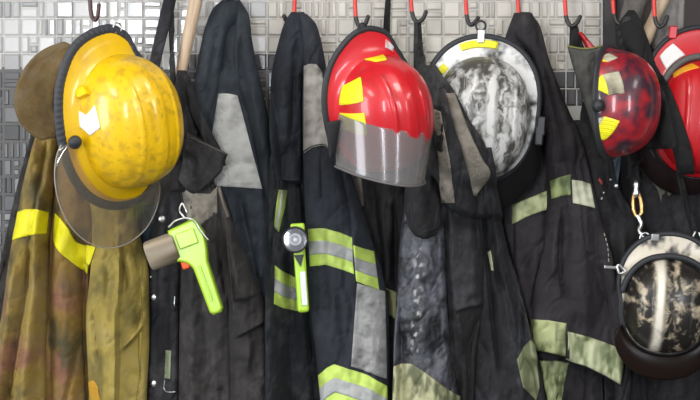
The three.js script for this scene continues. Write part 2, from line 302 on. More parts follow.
hook('red rod hook rising behind the dark coat beside the white helmet', 518, 524, 26, 531, 20, .045);
hook('red rod hook with black tip holding the dark red helmet with grey neck cloth', 565, 572, 26, 580, 17, .13);

// ───────────────────────── garments ─────────────────────────
function cloth(name, parent, o, col, mat = FAB, label) { parent.userData.lay = (parent.userData.lay ?? -1) + 1; const c = new Cloth({ lay: parent.userData.lay, ...o }); c.mesh = part(name, c.geo(col), mat, parent, label); return c; }
const snap = (cl, parent, x, y, r = .0075) => { const p = cl.at(x, y, .002); const g = new THREE.LatheGeometry([[0, .006], [r * .5, .0055], [r * .85, .0035], [r, 0], [r, -.003]].map(q => new THREE.Vector2(...q)), 20); g.rotateX(Math.PI / 2); g.translate(p.x, p.y, p.z); return part('snap_button', g, STEEL, parent); };

// A. yellow-brown coat at the left
function mustardCoat() {
  const t = thing('turnout_coat', 'mustard yellow stained fire coat with bright yellow band, hanging leftmost', 'coat');
  const A1 = [.54, .41, .085], A2 = [.34, .19, .032];
  const stain = (c, x, y) => { const r = fbm(x / 22, y / 30, 31, 4), k = fbm(x / 14, y / 26, 41, 4); c = mix(c, [.20, .075, .06], clamp((r - .02) * 2.6) * .75); return mix(c, [.045, .045, .022], clamp((k - .03) * 2.6) * .8); };
  const stainL = (c, x, y) => { const k = fbm(x / 14, y / 26, 43, 4); return mix(c, [.10, .09, .03], clamp((k - .05) * 2.2) * .65); };
  cloth('coat_back', t, { zb: .03, b: .03, L: [[48, 84], [70, 66], [110, 48], [160, 40], [250, 30], [400, 24], [430, 24]], R: [[48, 106], [80, 122], [140, 132], [230, 138], [330, 144], [430, 145]], sd: 2 }, fabc(A2, { marks: stain, sd: 2 }));
  cloth('lining', t, { zb: .02, b: .02, L: [[108, 40], [160, 24], [230, 7], [300, -6], [430, -20]], R: [[108, 56], [200, 50], [300, 44], [430, 40]], sd: 4 }, fabc([.02, .016, .01], { sd: 4 }), FAB, 'dark strip added for the shade behind the sleeve');  // dark sheet standing in for the shade left of the sleeve
  const s1 = cloth('sleeve', t, { zb: .055, b: [[100, .03], [200, .05], [430, .055]], L: [[104, 46], [150, 32], [200, 20], [250, 11], [300, 4], [350, -3], [430, -12]], R: [[104, 60], [150, 58], [200, 54], [250, 50], [300, 49], [350, 47], [430, 46]], folds: [['c', [[240, 34], [300, 26], [400, 10]], 4, .014], ['r', [[180, 44], [300, 38], [400, 28]], 7, .012], ['c', [[130, 50], [200, 40], [260, 30]], 4, .008], ['r', [[260, 18], [400, 2]], 6, .008]], sd: 3 }, fabc(A1.map((v, i) => lerp(v, A2[i], .45)), { marks: stain, sd: 3, amt: .5 }));
  stitches(s1, t, [[38, 238], [34, 290], [25, 345], [14, 400]], '#8f7a2c');
  const m1 = cloth('front_panel', t, { zb: .06, b: .035, L: [[95, 60], [150, 58], [200, 55], [300, 51], [430, 53]], R: [[95, 92], [160, 96], [230, 96], [280, 90], [430, 92]], folds: [['c', [[255, 84], [320, 84], [400, 88]], 4, .016], ['r', [[220, 66], [300, 68], [400, 70]], 10, .01], ['c', [[330, 82], [370, 76], [400, 68]], 4, .008]], sd: 5 }, fabc(A2.map((v, i) => lerp(v, A1[i], .15)), { marks: stain, sd: 6, amt: .55 }));
  const s2 = cloth('sleeve', t, { zb: .085, b: [[170, .03], [240, .045], [430, .05]], L: [[170, 84], [225, 92], [262, 91], [320, 86], [370, 88], [430, 90]], R: [[170, 126], [215, 134], [243, 142], [275, 149], [340, 150], [380, 148], [430, 146]], folds: [['S', [[228, 122], [270, 124], [330, 121], [400, 121]], 6, .012], ['c', [[235, 116], [262, 124], [300, 128]], 5, .01], ['r', [[290, 112], [400, 108]], 9, .008], ['c', [[338, 128], [322, 138], [300, 146]].sort((p, q) => p[0] - q[0]), 5, .012], ['c', [[300, 92], [380, 104]], 4, .008], ['h', [[122, 350], [134, 340], [148, 322]], 12, .010]], sd: 8 }, fabc(A1, { marks: stainL, sd: 9, amt: .4 }));
  stitches(s2, t, [[130, 236], [137, 262], [143, 290], [145, 330], [142, 370], [138, 400]], '#7d6a20');
  stitches(s2, t, [[98, 246], [94, 256], [91, 266]], '#705a18', 3, 1.6);
  part('cuff_patch', sewGeo(s2, [[88, 382], [95, 379], [101, 384]], [[94, 402], [100, 402], [105, 402]], .003, grime([.5, .27, .02], .3, [.2, .1, .02])), PATCH, t, 'orange cuff patch');
  band(s1, t, [[19, 212], [30, 209], [42, 209], [51, 212]], [[13, 240], [25, 237], [38, 234], [49, 233]], YEL, null, .003, .1, [.4, .32, .02]);
  band(m1, t, [[56, 213], [64, 219], [72, 228], [79, 242], [88, 246], [93, 246]], [[54, 240], [61, 248], [69, 256], [77, 263], [84, 270], [88, 274]], YEL, null, .004, .1, [.4, .32, .02]);
  part('reflective_band', sewGeo(s2, [[86, 245], [92, 246], [97, 247]], [[86, 262], [89, 266], [91, 262]], .003, grime(YEL, .1, [.4, .32, .02])), REFL, t);
  settle(t);
}
// D. charcoal coat with snap front
function charcoalCoat() {
  const t = thing('turnout_coat', 'charcoal coat with silver snaps, grey shoulder patch and big wrinkled sleeve', 'coat');
  const C = fabc(CHAR, { sd: 12, light: [.06, .057, .056], amt: .4 });
  const bl = cloth('lining', t, { zb: .03, b: .015, L: [[205, 142], [260, 141], [430, 142]], R: [[205, 168], [300, 166], [430, 166]], sd: 13 }, fabc([.045, .085, .15], { sd: 13 }), FAB, 'blue inner lining');
  cloth('back_panel', t, { zb: .04, b: .03, L: [[73, 181], [110, 176], [160, 170], [220, 172], [430, 172]], R: [[73, 190], [110, 200], [180, 216], [250, 226], [430, 232]], sd: 14 }, C);
  const pl = cloth('front_placket', t, { zb: .06, b: .018, p: 4, L: [[188, 168], [215, 156], [240, 150], [300, 148], [430, 147]], R: [[188, 186], [230, 184], [300, 180], [430, 178]], folds: [['c', [[200, 171], [300, 168], [400, 166]], 3, .005]], sd: 15 }, fabc([.021, .021, .026], { sd: 15 }));
  for (const [x, y] of [[163, 219], [154, 297], [154, 383]]) snap(pl, t, x, y, .0105);
  snap(pl, t, 151, 277, .0045);
  part('loop_tag', sewGeo(pl, [[166, 350], [172, 350]], [[165, 378], [171, 378]], .003, grime([.28, .32, .2], .3, [.1, .12, .08])), PATCH, t, 'pale green cloth tag');
  for (const [x, y] of [[178, 305], [167, 389]]) part('wire_loop', tube([pl.at(x - 2, y - 9, .003), pl.at(x - 2, y, .006), pl.at(x + 2, y + 2, .006), pl.at(x + 9, y + 2, .003)], .0012, 20, 6), STEEL, t);
  const fr = cloth('front_panel', t, { zb: .065, b: [[185, .03], [430, .045]], L: [[180, 180], [230, 182], [270, 180], [430, 178]], R: [[180, 214], [215, 224], [250, 230], [300, 234], [430, 236]], folds: [['r', [[240, 196], [400, 194]], 9, .008], ['c', [[200, 214], [260, 222], [300, 228]], 4, .01]], sd: 17 }, fabc([.034, .030, .031], { sd: 17, light: [.10, .09, .084], amt: .4 }));
  const sl = cloth('sleeve', t, { zb: .085, b: [[190, .03], [270, .055], [430, .05]], L: [[190, 218], [230, 222], [280, 225], [320, 228], [430, 231]], R: [[190, 222], [215, 231], [250, 244], [280, 256], [305, 267], [325, 272], [370, 274], [430, 276]], folds: [['r', [[215, 229], [260, 236], [300, 244]], 6, .008], ['S', [[326, 250], [345, 254], [372, 252]], 6, .018], ['c', [[250, 226], [320, 229]], 4, .008], ['r', [[330, 262], [345, 246], [365, 238]].sort((p, q) => p[0] - q[0]), 8, .008], ['h', [[236, 336], [252, 328], [272, 318]], 12, .012], ['h', [[230, 300], [250, 296], [268, 286]], 14, .006]], wd: .004, sd: 19 }, fabc([.046, .041, .041], { sd: 19, light: [.10, .092, .088], amt: .4 }));
  stitches(sl, t, [[227, 212], [231, 245], [234, 278], [236, 310]], '#4a4444', 3.4, 2);
  part('shoulder_patch', sewGeo(fr, [[182, 188], [198, 193], [212, 194], [219, 186]], [[192, 236], [200, 229], [208, 220], [219, 213]], .003, grime([.27, .245, .2], .35, [.05, .045, .04], 9, 3)), PATCH, t, 'scuffed grey shoulder patch');
  part('trim_strip', sewGeo(sl, [[218.5, 188], [221, 187]], [[229, 217], [231.5, 216]], .002, grime([.24, .21, .17], .2, [.1, .09, .07])), PATCH, t, 'thin tan trim');
  const lap = cloth('collar', t, { zb: .115, b: .012, L: [[76, 184], [100, 188], [130, 199], [160, 214], [166, 221]], R: [[76, 190], [100, 199], [130, 211], [150, 222], [166, 227]], rt: 6, sd: 21, lay: 10, cr: .003 }, fabc(BLK.map(v => v * 1.8), { sd: 21 }));
  cloth('collar', t, { zb: .1, b: .02, L: [[75, 178], [110, 177], [150, 172], [192, 170]], R: [[75, 186], [110, 190], [150, 194], [192, 190]], rt: 6, sd: 22 }, C);
  const fl = cloth('collar_flap', t, { lay: 14, zb: .125, b: .012, p: 9, L: [[125, 190], [200, 174]], R: [[125, 239], [200, 212]], T: [[0, 133], [1, 154]], B: [[0, 180], [.25, 190], [.5, 194], [.75, 187], [1, 172]], rt: 3, rb: 4, sd: 23, wr: .002, cr: .002, wd: .001 }, fabc([.024, .021, .023], { sd: 23 }));
  stitches(fl, t, [[192, 138], [210, 146], [228, 154.5]], '#6a6260', 3, 1.9);
  settle(t);
}
// E. navy coat with the big grey patch
function patchCoat() {
  const t = thing('turnout_coat', 'dark navy coat with a large light grey trapezoid patch under its peak', 'coat');
  const C = fabc([.022, .031, .042], { sd: 30, light: [.052, .066, .082] });
  cloth('hanging_loop', t, { zb: .055, b: .006, L: [[-36, 228], [4, 226]], R: [[-36, 233], [4, 234]], sd: 30 }, fabc(BLK, {}));
  const bd = cloth('coat_back', t, { zb: .04, b: .045, L: [[0, 222], [10, 212], [40, 202], [90, 194], [180, 190], [260, 205], [430, 225]], R: [[0, 240], [14, 248], [40, 252], [90, 262], [180, 276], [300, 284], [430, 286]], folds: [['r', [[60, 228], [200, 236]], 14, .008], ['c', [[190, 238], [300, 262]], 5, .012], ['r', [[188, 226], [300, 248]], 8, .01], ['c', [[190, 222], [260, 240]], 4, .01]], sd: 31 }, C);
  part('shoulder_patch', sewGeo(bd, [[220, 95], [230, 95], [239, 97]], [[205, 186], [232, 187], [263, 189]], .003, grime([.42, .42, .40], .3, [.16, .16, .15], 8, 5)), PATCH, t, 'light grey trapezoid patch');
  const lp = cloth('front_panel', t, { zb: .07, b: .03, L: [[1, 222], [12, 211], [35, 203], [70, 197], [100, 190], [130, 184], [150, 186]], R: [[1, 238], [12, 240], [40, 227], [70, 222], [96, 218], [130, 206], [150, 200]], folds: [['c', [[12, 221], [60, 214], [120, 200]], 3.5, .006]], rb: 12, sd: 33 }, C);
  const rp = cloth('front_panel', t, { zb: .07, b: [[2, .02], [60, .036], [220, .03]], L: [[2, 226], [20, 234], [45, 232], [80, 236], [110, 246], [150, 256], [200, 266], [216, 270]], R: [[2, 238], [15, 249], [40, 252], [80, 260], [120, 269], [170, 275], [200, 278], [216, 279]], folds: [['c', [[30, 243], [60, 241], [100, 248]], 4, .008], ['r', [[80, 252], [170, 268]], 6, .006]], rb: 12, sd: 34 }, C);
  settle(t);
}
// F. navy coat with lime and silver bands
function bandCoat() {
  const t = thing('turnout_coat', 'navy coat with lime and silver striped bands on its long sleeve', 'coat');
  const C = fabc([.014, .019, .029], { sd: 40, light: [.04, .05, .064] }), CD = fabc([.009, .012, .017], { sd: 41 });
  cloth('coat_back', t, { zb: .03, b: .03, L: [[40, 300], [80, 286], [184, 270], [300, 268], [430, 268]], R: [[40, 318], [90, 326], [150, 338], [240, 350], [430, 356]], sd: 42 }, CD);
  const ls = cloth('sleeve', t, { zb: .045, b: .035, L: [[170, 278], [225, 274], [262, 270], [300, 270], [430, 266]], R: [[170, 300], [230, 306], [300, 309], [430, 318]], folds: [['c', [[315, 290], [400, 286]], 4, .008], ['s', [[180, 298], [300, 304]], 5, .006]], sd: 43 }, CD);
  band(ls, t, [[276, 264], [284, 270], [294, 276], [305, 279]], [[276, 301], [284, 306], [296, 310], [308, 311]], LIME.map(v => v * .75), SILV.map(v => v * .7), .003, .3);
  band(ls, t, [[288, 190], [286, 208], [280, 232]], [[280, 190], [277, 208], [275, 226]], LIME.map(v => v * .5), SILV.map(v => v * .8), .004, .35);
  const pk = cloth('front_panel', t, { zb: .075, b: [[12, .022], [60, .04], [190, .034]], L: [[12, 291], [24, 284], [40, 279], [80, 271], [130, 270], [184, 277]], R: [[12, 304], [22, 312], [40, 318], [60, 316], [80, 302], [184, 301]], folds: [['c', [[30, 300], [60, 296], [140, 292]], 4, .009], ['r', [[40, 306], [64, 308]], 6, .006], ['r', [[70, 281], [160, 286]], 8, .006]], rb: 5, sd: 45 }, C);
  stitches(pk, t, [[279, 178], [290, 180], [299, 180]], '#2c333f', 3, 1.9);
  part('edge_tag', sewGeo(ls, [[297, 80], [300, 80]], [[297, 96], [301, 100]], .05, grime([.25, .26, .27], .2, [.1, .1, .1])), PATCH, t);
  const sl = cloth('sleeve', t, { zb: .11, b: [[14, .02], [70, .04], [200, .055], [430, .055]], p: 2.2, L: [[14, 299], [30, 300], [60, 303], [110, 302], [150, 303], [210, 305], [260, 307], [310, 310], [360, 316], [430, 322]], R: [[14, 307], [24, 316], [40, 321], [66, 326], [100, 332], [130, 338], [158, 346], [200, 360], [240, 372], [280, 384], [310, 389], [370, 390], [430, 388]], folds: [['c', [[150, 321], [228, 323], [330, 332]], 2.5, .004], ['s', [[228, 352], [280, 355]], 5, .007], ['r', [[180, 340], [300, 366]], 12, .006], ['c', [[280, 338], [360, 345]], 4, .005]], sd: 46 }, fabc([.021, .027, .040], { sd: 46, light: [.048, .056, .072] }));
  const GP = grime([.34, .325, .295], .36, [.08, .076, .07], 9, 7);
  part('shoulder_patch', sewGeo(sl, [[304, 67], [310, 65], [317, 66], [322, 72]], [[303.5, 151], [313, 146], [325, 144], [340, 158]], .0035, GP), PATCH, t, 'grey leather upper sleeve patch');
  part('elbow_patch', sewGeo(sl, [[357, 282], [370, 286], [385, 291]], [[351, 364], [368, 370], [387, 378]], .0035, grime([.30, .30, .295], .4, [.10, .10, .10], 9, 12)), PATCH, t, 'scuffed grey lower sleeve patch');
  band(sl, t, [[308, 229], [318, 228], [325, 228], [340, 232], [352, 237]], [[310, 266], [318, 265], [326, 264], [340, 268], [354, 273]], LIME, SILV);
  band(sl, t, [[353, 244], [364, 248], [374, 251]], [[356, 280], [368, 285], [379, 289]], LIME, SILV, .005);
  band(sl, t, [[318, 375], [326, 367], [334, 362], [350, 367], [368, 373], [387, 385]], [[322, 414], [328, 408], [336, 402], [350, 406], [370, 412], [389, 424]], LIME, SILV);
  stitches(sl, t, [[304, 153], [313, 147.5], [325, 145.5], [338, 156]], '#8a8880', 3, 1.8, .004);
  settle(t);
}
// G2. dark coat behind, olive band
function oliveCoat() {
  const t = thing('turnout_coat', 'black coat half hidden behind the red helmet, with narrow olive band', 'coat');
  const c = cloth('coat_front', t, { zb: .035, b: .035, L: [[70, 366], [120, 350], [180, 346], [250, 352], [330, 375], [430, 388]], R: [[70, 400], [120, 408], [200, 412], [300, 412], [430, 412]], folds: [['r', [[190, 382], [300, 388]], 7, .008], ['c', [[180, 372], [280, 384]], 4, .012], ['c', [[190, 394], [300, 396]], 4, .01]], sd: 51 }, fabc([.016, .015, .016], { sd: 51, light: [.05, .048, .048] }));
  part('shoulder_patch', sewGeo(c, [[350, 172], [361, 174]], [[359, 206], [364, 206]], .003, grime(TAN, .4, [.05, .05, .045])), PATCH, t, 'tan shoulder patch');
  band(c, t, [[378, 283], [388, 288], [400, 293]], [[384, 312], [392, 316], [399, 320]], [.30, .32, .14], null, .004, .3);
  cloth('hanging_loop', t, { zb: .03, b: .006, L: [[-32, 388], [30, 383], [84, 380]], R: [[-32, 392], [30, 390], [84, 390]], sd: 52 }, fabc(BLK));
  settle(t);
}
// G. black coat with tan strips, hanging from the black loop
function scuffedCoat() {
  const t = thing('turnout_coat', 'worn black coat with tan collar strips and white scuffs, hung by thin loop', 'coat');
  const marks = (c, x, y) => { const n = fbm(x / 15, y / 22, 61, 5), s = fbm(x / 3, y / 4, 66, 3); const line = Math.exp(-(((x - 416 + (y - 300) * .04) / 4.5) ** 2)) * sstep(222, 250, y) * (1 - sstep(350, 362, y)); c = mix(c, [.16, .17, .20], clamp((n - .02) * 2.2) * .5); return mix(c, [.5, .5, .5], clamp((s - .12) * 5) * line * .9); };
  cloth('hanging_loop', t, { zb: .12, b: .006, L: [[20, 414], [50, 413.5], [110, 415]], R: [[20, 418.5], [50, 420], [110, 424]], rt: 4, sd: 60 }, fabc(BLK));
  cloth('hanging_loop', t, { zb: .115, b: .005, L: [[20, 418], [60, 420], [110, 424]], R: [[20, 421], [60, 424], [110, 429]], rt: 4, sd: 60 }, fabc(BLK));
  cloth('coat_back', t, { zb: .04, b: .03, L: [[70, 418], [110, 410], [200, 404], [430, 400]], R: [[70, 432], [110, 452], [150, 478], [200, 492], [300, 520], [350, 530], [430, 536]], sd: 62 }, fabc(CHAR, { sd: 62 }));
  const rp = cloth('front_panel', t, { zb: .075, b: [[160, .02], [240, .045], [430, .05]], L: [[150, 480], [175, 478], [230, 476], [280, 476], [340, 474], [430, 472]], R: [[150, 484], [175, 490], [215, 500], [270, 512], [320, 524], [345, 532], [380, 541], [430, 548]], folds: [['c', [[200, 482], [280, 488], [380, 500]], 5, .014], ['s', [[190, 487], [260, 497], [320, 512]], 6, .008], ['r', [[280, 500], [400, 520]], 9, .01], ['c', [[260, 494], [340, 505]], 3, .007]], sd: 63 }, fabc([.018, .018, .022], { sd: 63, light: [.06, .063, .075], amt: .5 }));
  band(rp, t, [[514, 357], [520, 348], [527, 337], [532, 342]], [[520, 384], [528, 392], [534, 399], [537, 384]], [.17, .19, .10], null, .004, .45);
  part('edge_tag', sewGeo(rp, [[487, 252], [489.5, 250]], [[490, 270], [492.5, 270]], .002, grime([.5, .5, .32], .2, [.2, .2, .1])), PATCH, t, 'pale yellow tag');
  const fp = cloth('front_panel', t, { zb: .09, b: [[100, .02], [200, .045], [430, .05]], L: [[100, 424], [140, 425], [200, 428], [260, 432], [330, 436], [430, 440]], R: [[100, 436], [140, 458], [180, 472], [220, 480], [270, 484], [300, 484], [340, 478], [400, 474], [430, 472]], folds: [['c', [[205, 444], [250, 442], [340, 450], [400, 458]], 4, .014], ['s', [[200, 447], [280, 450], [360, 462]], 7, .01], ['r', [[220, 468], [310, 470]], 9, .008], ['c', [[310, 482], [350, 468], [400, 470]], 4, .008], ['r', [[330, 446], [400, 450]], 6, .006], ['h', [[452, 310], [470, 306], [486, 304]], 12, .008]], sd: 64 }, fabc([.019, .019, .021], { sd: 64, light: [.055, .056, .064], amt: .5 }));
  part('collar_strip', sewGeo(fp, [[428, 112], [436, 116]], [[440, 203], [452, 203]], .005, grime([.25, .22, .18], .3, [.06, .055, .05], 9, 2)), PATCH, t, 'tan leather strip');
  cloth('lapel', t, { zb: .13, zo: [[76, 0], [110, .04], [182, .04]], b: .014, L: [[76, 428], [100, 432], [130, 441], [165, 456], [182, 470]], R: [[76, 436], [90, 447], [110, 458], [140, 473], [165, 487], [182, 492]], rt: 6, cr: .003, wr: .003, sd: 67 }, fabc([.015, .014, .016], { sd: 67 }));
  const st = cloth('collar_strip', t, { lay: 11, zb: .115, b: .014, p: 4, L: [[98, 441], [130, 449], [160, 459], [196, 471]], R: [[98, 450], [130, 462], [160, 476], [175, 485], [196, 474]], rt: 8, wr: .001, cr: 0, wd: .0008, sd: 68 }, (x, y) => grime([.24, .215, .175], .25, [.06, .055, .05], 9, 4)(x, y), PATCH, 'tan leather strip');
  const sl = cloth('sleeve', t, { zb: .115, b: [[180, .03], [280, .05], [430, .055]], L: [[176, 406], [210, 403], [250, 399], [300, 396], [350, 393], [430, 392]], R: [[176, 436], [220, 444], [300, 447], [360, 452], [430, 468]], folds: [['r', [[240, 424], [360, 418]], 10, .006]], wd: .0035, sd: 69 }, fabc([.028, .030, .037], { sd: 69, light: [.12, .125, .15], amt: .6, marks }), LEA);
  part('reflective_band', sewGeo(sl, [[393, 364], [403, 362], [411, 362], [425, 371], [449, 389], [460, 396]], [[391, 424], [403, 424], [411, 424], [425, 424], [446, 424], [462, 424]], .003, grimeV([.42, .42, .24], [.10, .11, .05], 5)), REFL, t, 'dirty olive reflective cuff band');
  const fl = cloth('collar_flap', t, { zb: .15, b: .025, L: [[120, 412], [160, 408], [200, 405], [222, 407], [235, 414], [239, 422]], R: [[120, 432], [160, 436], [200, 440], [222, 441], [234, 436], [239, 428]], rt: 12, rb: 8, sd: 70 }, fabc([.016, .015, .017], { sd: 70, light: [.05, .05, .053], amt: .5 }), FAB);
  stitches(fl, t, [[410, 200], [412, 222], [422, 232], [434, 228], [438, 205]], '#35343a', 3, 1.9);
  settle(t);
}
// H. dark coat with pale green bands
function plumCoat() {
  const t = thing('turnout_coat', 'plum-black coat with pale green bands across chest and slanted hem', 'coat');
  const C = fabc([.027, .022, .027], { sd: 80, light: [.055, .048, .055] });
  const DG = (sd) => grimeV([.44, .47, .28], [.12, .15, .06], sd);
  cloth('coat_back', t, { zb: .045, b: .03, L: [[13, 514], [40, 505], [100, 498], [200, 500], [330, 532], [430, 540]], R: [[13, 532], [60, 548], [130, 574], [260, 596], [430, 604]], sd: 81 }, C);
  const tail = cloth('coat_tail', t, { zb: .06, b: .02, L: [[330, 532], [370, 538], [430, 546]], R: [[330, 572], [370, 572], [430, 556]], folds: [['c', [[350, 562], [400, 556]], 4, .008]], sd: 82 }, C);
  part('reflective_band', sewGeo(tail, [[538, 360], [552, 359], [568, 362]], [[548, 410], [553, 410], [558, 408]], .012, grimeV([.34, .38, .19], [.07, .09, .03], 6)), REFL, t);
  cloth('front_panel', t, { zb: .06, b: .03, L: [[120, 520], [180, 512], [250, 514], [330, 530], [360, 534]], R: [[120, 548], [200, 553], [260, 556], [330, 566], [360, 568]], folds: [['c', [[230, 546], [320, 530]].sort((a, b) => a[0] - b[0]), 4, .01]], sd: 83 }, C);
  const lp = new Cloth({ zb: .06, b: .03, L: [[120, 520], [180, 512], [250, 514], [330, 530], [360, 534]], R: [[120, 548], [200, 553], [260, 556], [330, 566], [360, 568]], sd: 83 });
  band(lp, t, [[511, 205], [525, 199], [540, 193], [550, 189]], [[512, 224], [525, 217], [540, 211], [550, 209]], [.42, .46, .24], null, .005, .55, [.09, .12, .045]);
  const bd = cloth('sleeve', t, { zb: .09, b: [[12, .02], [80, .04], [200, .05], [390, .05]], L: [[12, 520], [26, 514], [60, 532], [110, 541], [180, 547], [240, 545], [290, 534], [330, 531], [352, 531]], R: [[12, 530], [26, 540], [60, 549], [100, 564], [140, 580], [180, 590], [220, 600], [260, 610], [300, 616], [345, 624], [384, 619]],
    B: [[0, 351], [.35, 357], [.42, 362], [.6, 368], [.85, 378], [1, 385]], folds: [['r', [[215, 552], [290, 553]], 7, .009], ['c', [[200, 562], [260, 558], [310, 566]], 4, .012], ['r', [[200, 574], [330, 582]], 10, .01], ['c', [[60, 540], [180, 566]], 5, .006], ['r', [[60, 546], [170, 578]], 9, .006], ['s', [[318, 564], [372, 566]], 4, .008], ['c', [[225, 552], [255, 542]], 4, .008]], rb: 3, sd: 85 }, C);
  stitches(bd, t, [[601, 232], [604, 245], [605, 262]], '#9a9890', 5, 2.4);
  band(bd, t, [[549, 181], [559, 177], [568, 174.5]], [[550, 199], [560, 196], [568, 195]], [.28, .33, .13], null, .004, .6, [.08, .11, .04]);
  band(bd, t, [[569, 180], [578, 181], [588, 184]], [[570, 203], [580, 205], [592, 208]], [.48, .49, .36], null, .0045, .4, [.15, .17, .08]);
  part('reflective_band', sewGeo(bd, [[531, 319], [545, 319], [564, 322]], [[531, 349], [546, 351], [563, 355]], .003, grimeV([.36, .39, .18], [.09, .11, .04], 8)), REFL, t);
  part('reflective_band', sewGeo(bd, [[565, 330], [585, 335], [605, 342], [622, 349]], [[565, 359], [583, 364], [603, 374], [618, 383]], .0035, DG(4)), REFL, t);
  settle(t);
}
// I. coats at the right
function rightCoat() {
  const t = thing('turnout_coat', 'dark coat with tilted grey square patch and silver snaps, right of the dark red helmet', 'coat');
  const C = fabc([.015, .014, .017], { sd: 90, light: [.042, .04, .044] });
  cloth('coat_back', t, { zb: .02, b: .025, L: [[60, 600], [120, 580], [200, 580], [300, 600], [430, 604]], R: [[60, 690], [120, 712], [300, 716], [430, 720]], folds: [['c', [[150, 622], [300, 618]], 5, .008], ['r', [[170, 690], [300, 688]], 6, .008]], sd: 91 }, C);
  const fp = cloth('front_panel', t, { zb: .035, b: .025, L: [[110, 622], [160, 628], [230, 622], [430, 626]], R: [[110, 660], [150, 678], [200, 690], [300, 696], [430, 700]], folds: [['c', [[180, 634], [240, 630], [380, 634]], 4, .012], ['c', [[190, 684], [260, 686]], 3, .006], ['c', [[352, 640], [400, 644]], 3, .01]], sd: 92 }, C);
  part('shoulder_patch', sewGeo(fp, [[646, 176], [668, 154], [673, 166], [676, 184]], [[655, 190], [659, 204], [663, 200], [676, 186]], .003, grime([.13, .12, .09], .35, [.05, .045, .04], 8, 3)), PATCH, t, 'olive grey square patch');
  cloth('collar', t, { zb: .06, b: .015, L: [[118, 692], [150, 686], [172, 684], [188, 690]], R: [[118, 712], [150, 712], [172, 706], [188, 694]], sd: 99 }, fabc([.4, .36, .27], { sd: 99 }), FAB, 'tan collar edge');
  const fl = cloth('front_flap', t, { zb: .075, b: .03, L: [[120, 572], [160, 584], [190, 591], [240, 596], [320, 614], [430, 616]], R: [[120, 606], [150, 612], [180, 616], [215, 634], [235, 640], [300, 638], [350, 632], [430, 630]], folds: [['c', [[165, 596], [200, 610], [226, 628]], 4, .01], ['r', [[230, 620], [330, 622]], 8, .012], ['c', [[210, 604], [300, 612]], 4, .01]], sd: 94 }, fabc([.019, .017, .020], { sd: 94, light: [.05, .048, .052] }));
  for (const [x, y, r] of [[609, 180, .0045], [602, 193, .0045], [600, 199, .0045]]) snap(fl, t, x, y, r);
  snap(fl, t, 615, 186, .0075);
  part('label_tag', sewGeo(fl, [[598, 178], [602, 182]], [[597, 181], [601, 185]], .002, grime([.4, .06, .05], .2, [.2, .03, .02])), PATCH, t, 'small red tag');
  cloth('lining', t, { zb: .06, b: .012, L: [[150, 604], [200, 610]], R: [[150, 622], [200, 616]], sd: 95 }, fabc([.11, .15, .2], { sd: 95 }), FAB, 'blue inner lining');
  settle(t);
}
function canvasJacket() {
  const t = thing('work_jacket', 'grey canvas jacket hanging behind the wooden handle at top right', 'jacket');
  const c = cloth('coat_back', t, { zb: .008, b: .025, L: [[-14, 612], [20, 610], [100, 616], [240, 640]], R: [[-14, 690], [20, 687], [60, 684], [240, 690]], folds: [['c', [[-14, 652], [60, 640]], 5, .01]], rt: 6, sd: 97 }, fabc([.17, .155, .14], { sd: 97, light: [.27, .25, .23] }));
  part('shoulder_patch', sewGeo(c, [[655, -6], [684, -6]], [[650, 50], [682, 50]], .004, grime([.26, .25, .235], .35, [.1, .095, .09], 10, 5)), PATCH, t, 'pale grey canvas panel');
  settle(t);
}
// black padded strap
function paddedStrap() {
  const t = thing('padded_strap', 'wide black padded strap draped over a hook, crossing the red helmet', 'strap');
  cloth('strap_band', t, { zb: .10, zo: [[10, 0], [60, .05], [175, .05]], b: .015, p: 3, L: [[10, 628], [24, 619], [40, 620], [60, 630], [90, 642], [120, 655], [175, 672]], R: [[10, 634], [24, 640], [40, 645], [60, 650], [90, 662], [120, 672], [150, 682], [175, 688]], rt: 8, wr: .002, sd: 100 }, fabc(BLK, { sd: 100, light: [.02, .02, .022] }));
  cloth('strap_band', t, { zb: .09, b: .02, p: 3, L: [[16, 624], [30, 616], [60, 617], [110, 630], [150, 636]], R: [[16, 632], [30, 640], [60, 646], [110, 660], [150, 668]], rt: 8, sd: 101 }, fabc(BLK.map(v => v * 1.5), { sd: 101 }));
  cloth('webbing', t, { zb: .16, b: .006, L: [[170, 675], [200, 682], [234, 692]], R: [[170, 681], [200, 689], [234, 698]], rt: 4, sd: 102 }, fabc(BLK, { sd: 102 }));
  const gs = []; part('snap_clip', tube([PX(695, 232, .17), PX(692, 242, .175), PX(698, 252, .178), PX(703, 244, .175), PX(699, 233, .17)], .003, 30), STEEL, t, 'silver clip');
  settle(t);
}
// black strap with loop at left
function webbingStrap() {
  const t = thing('webbing_strap', 'narrow black webbing strap and loop hanging beside the yellow helmet', 'strap');
  cloth('strap_band', t, { zb: .09, b: .005, p: 6, L: [[-36, 171], [10, 161], [40, 154], [80, 146], [130, 140]], R: [[-36, 182], [10, 174], [40, 166], [80, 157], [130, 150]], wr: .001, wd: .0005, sd: 110 }, fabc([.012, .013, .018], { sd: 110 }));
  cloth('strap_loop', t, { zb: .085, b: .005, p: 6, L: [[12, 168], [40, 169], [80, 171], [110, 170]], R: [[12, 174], [40, 175], [80, 177], [110, 176]], wr: .001, wd: .0005, sd: 111 }, fabc([.014, .014, .017], { sd: 111 }));
  settle(t);
}
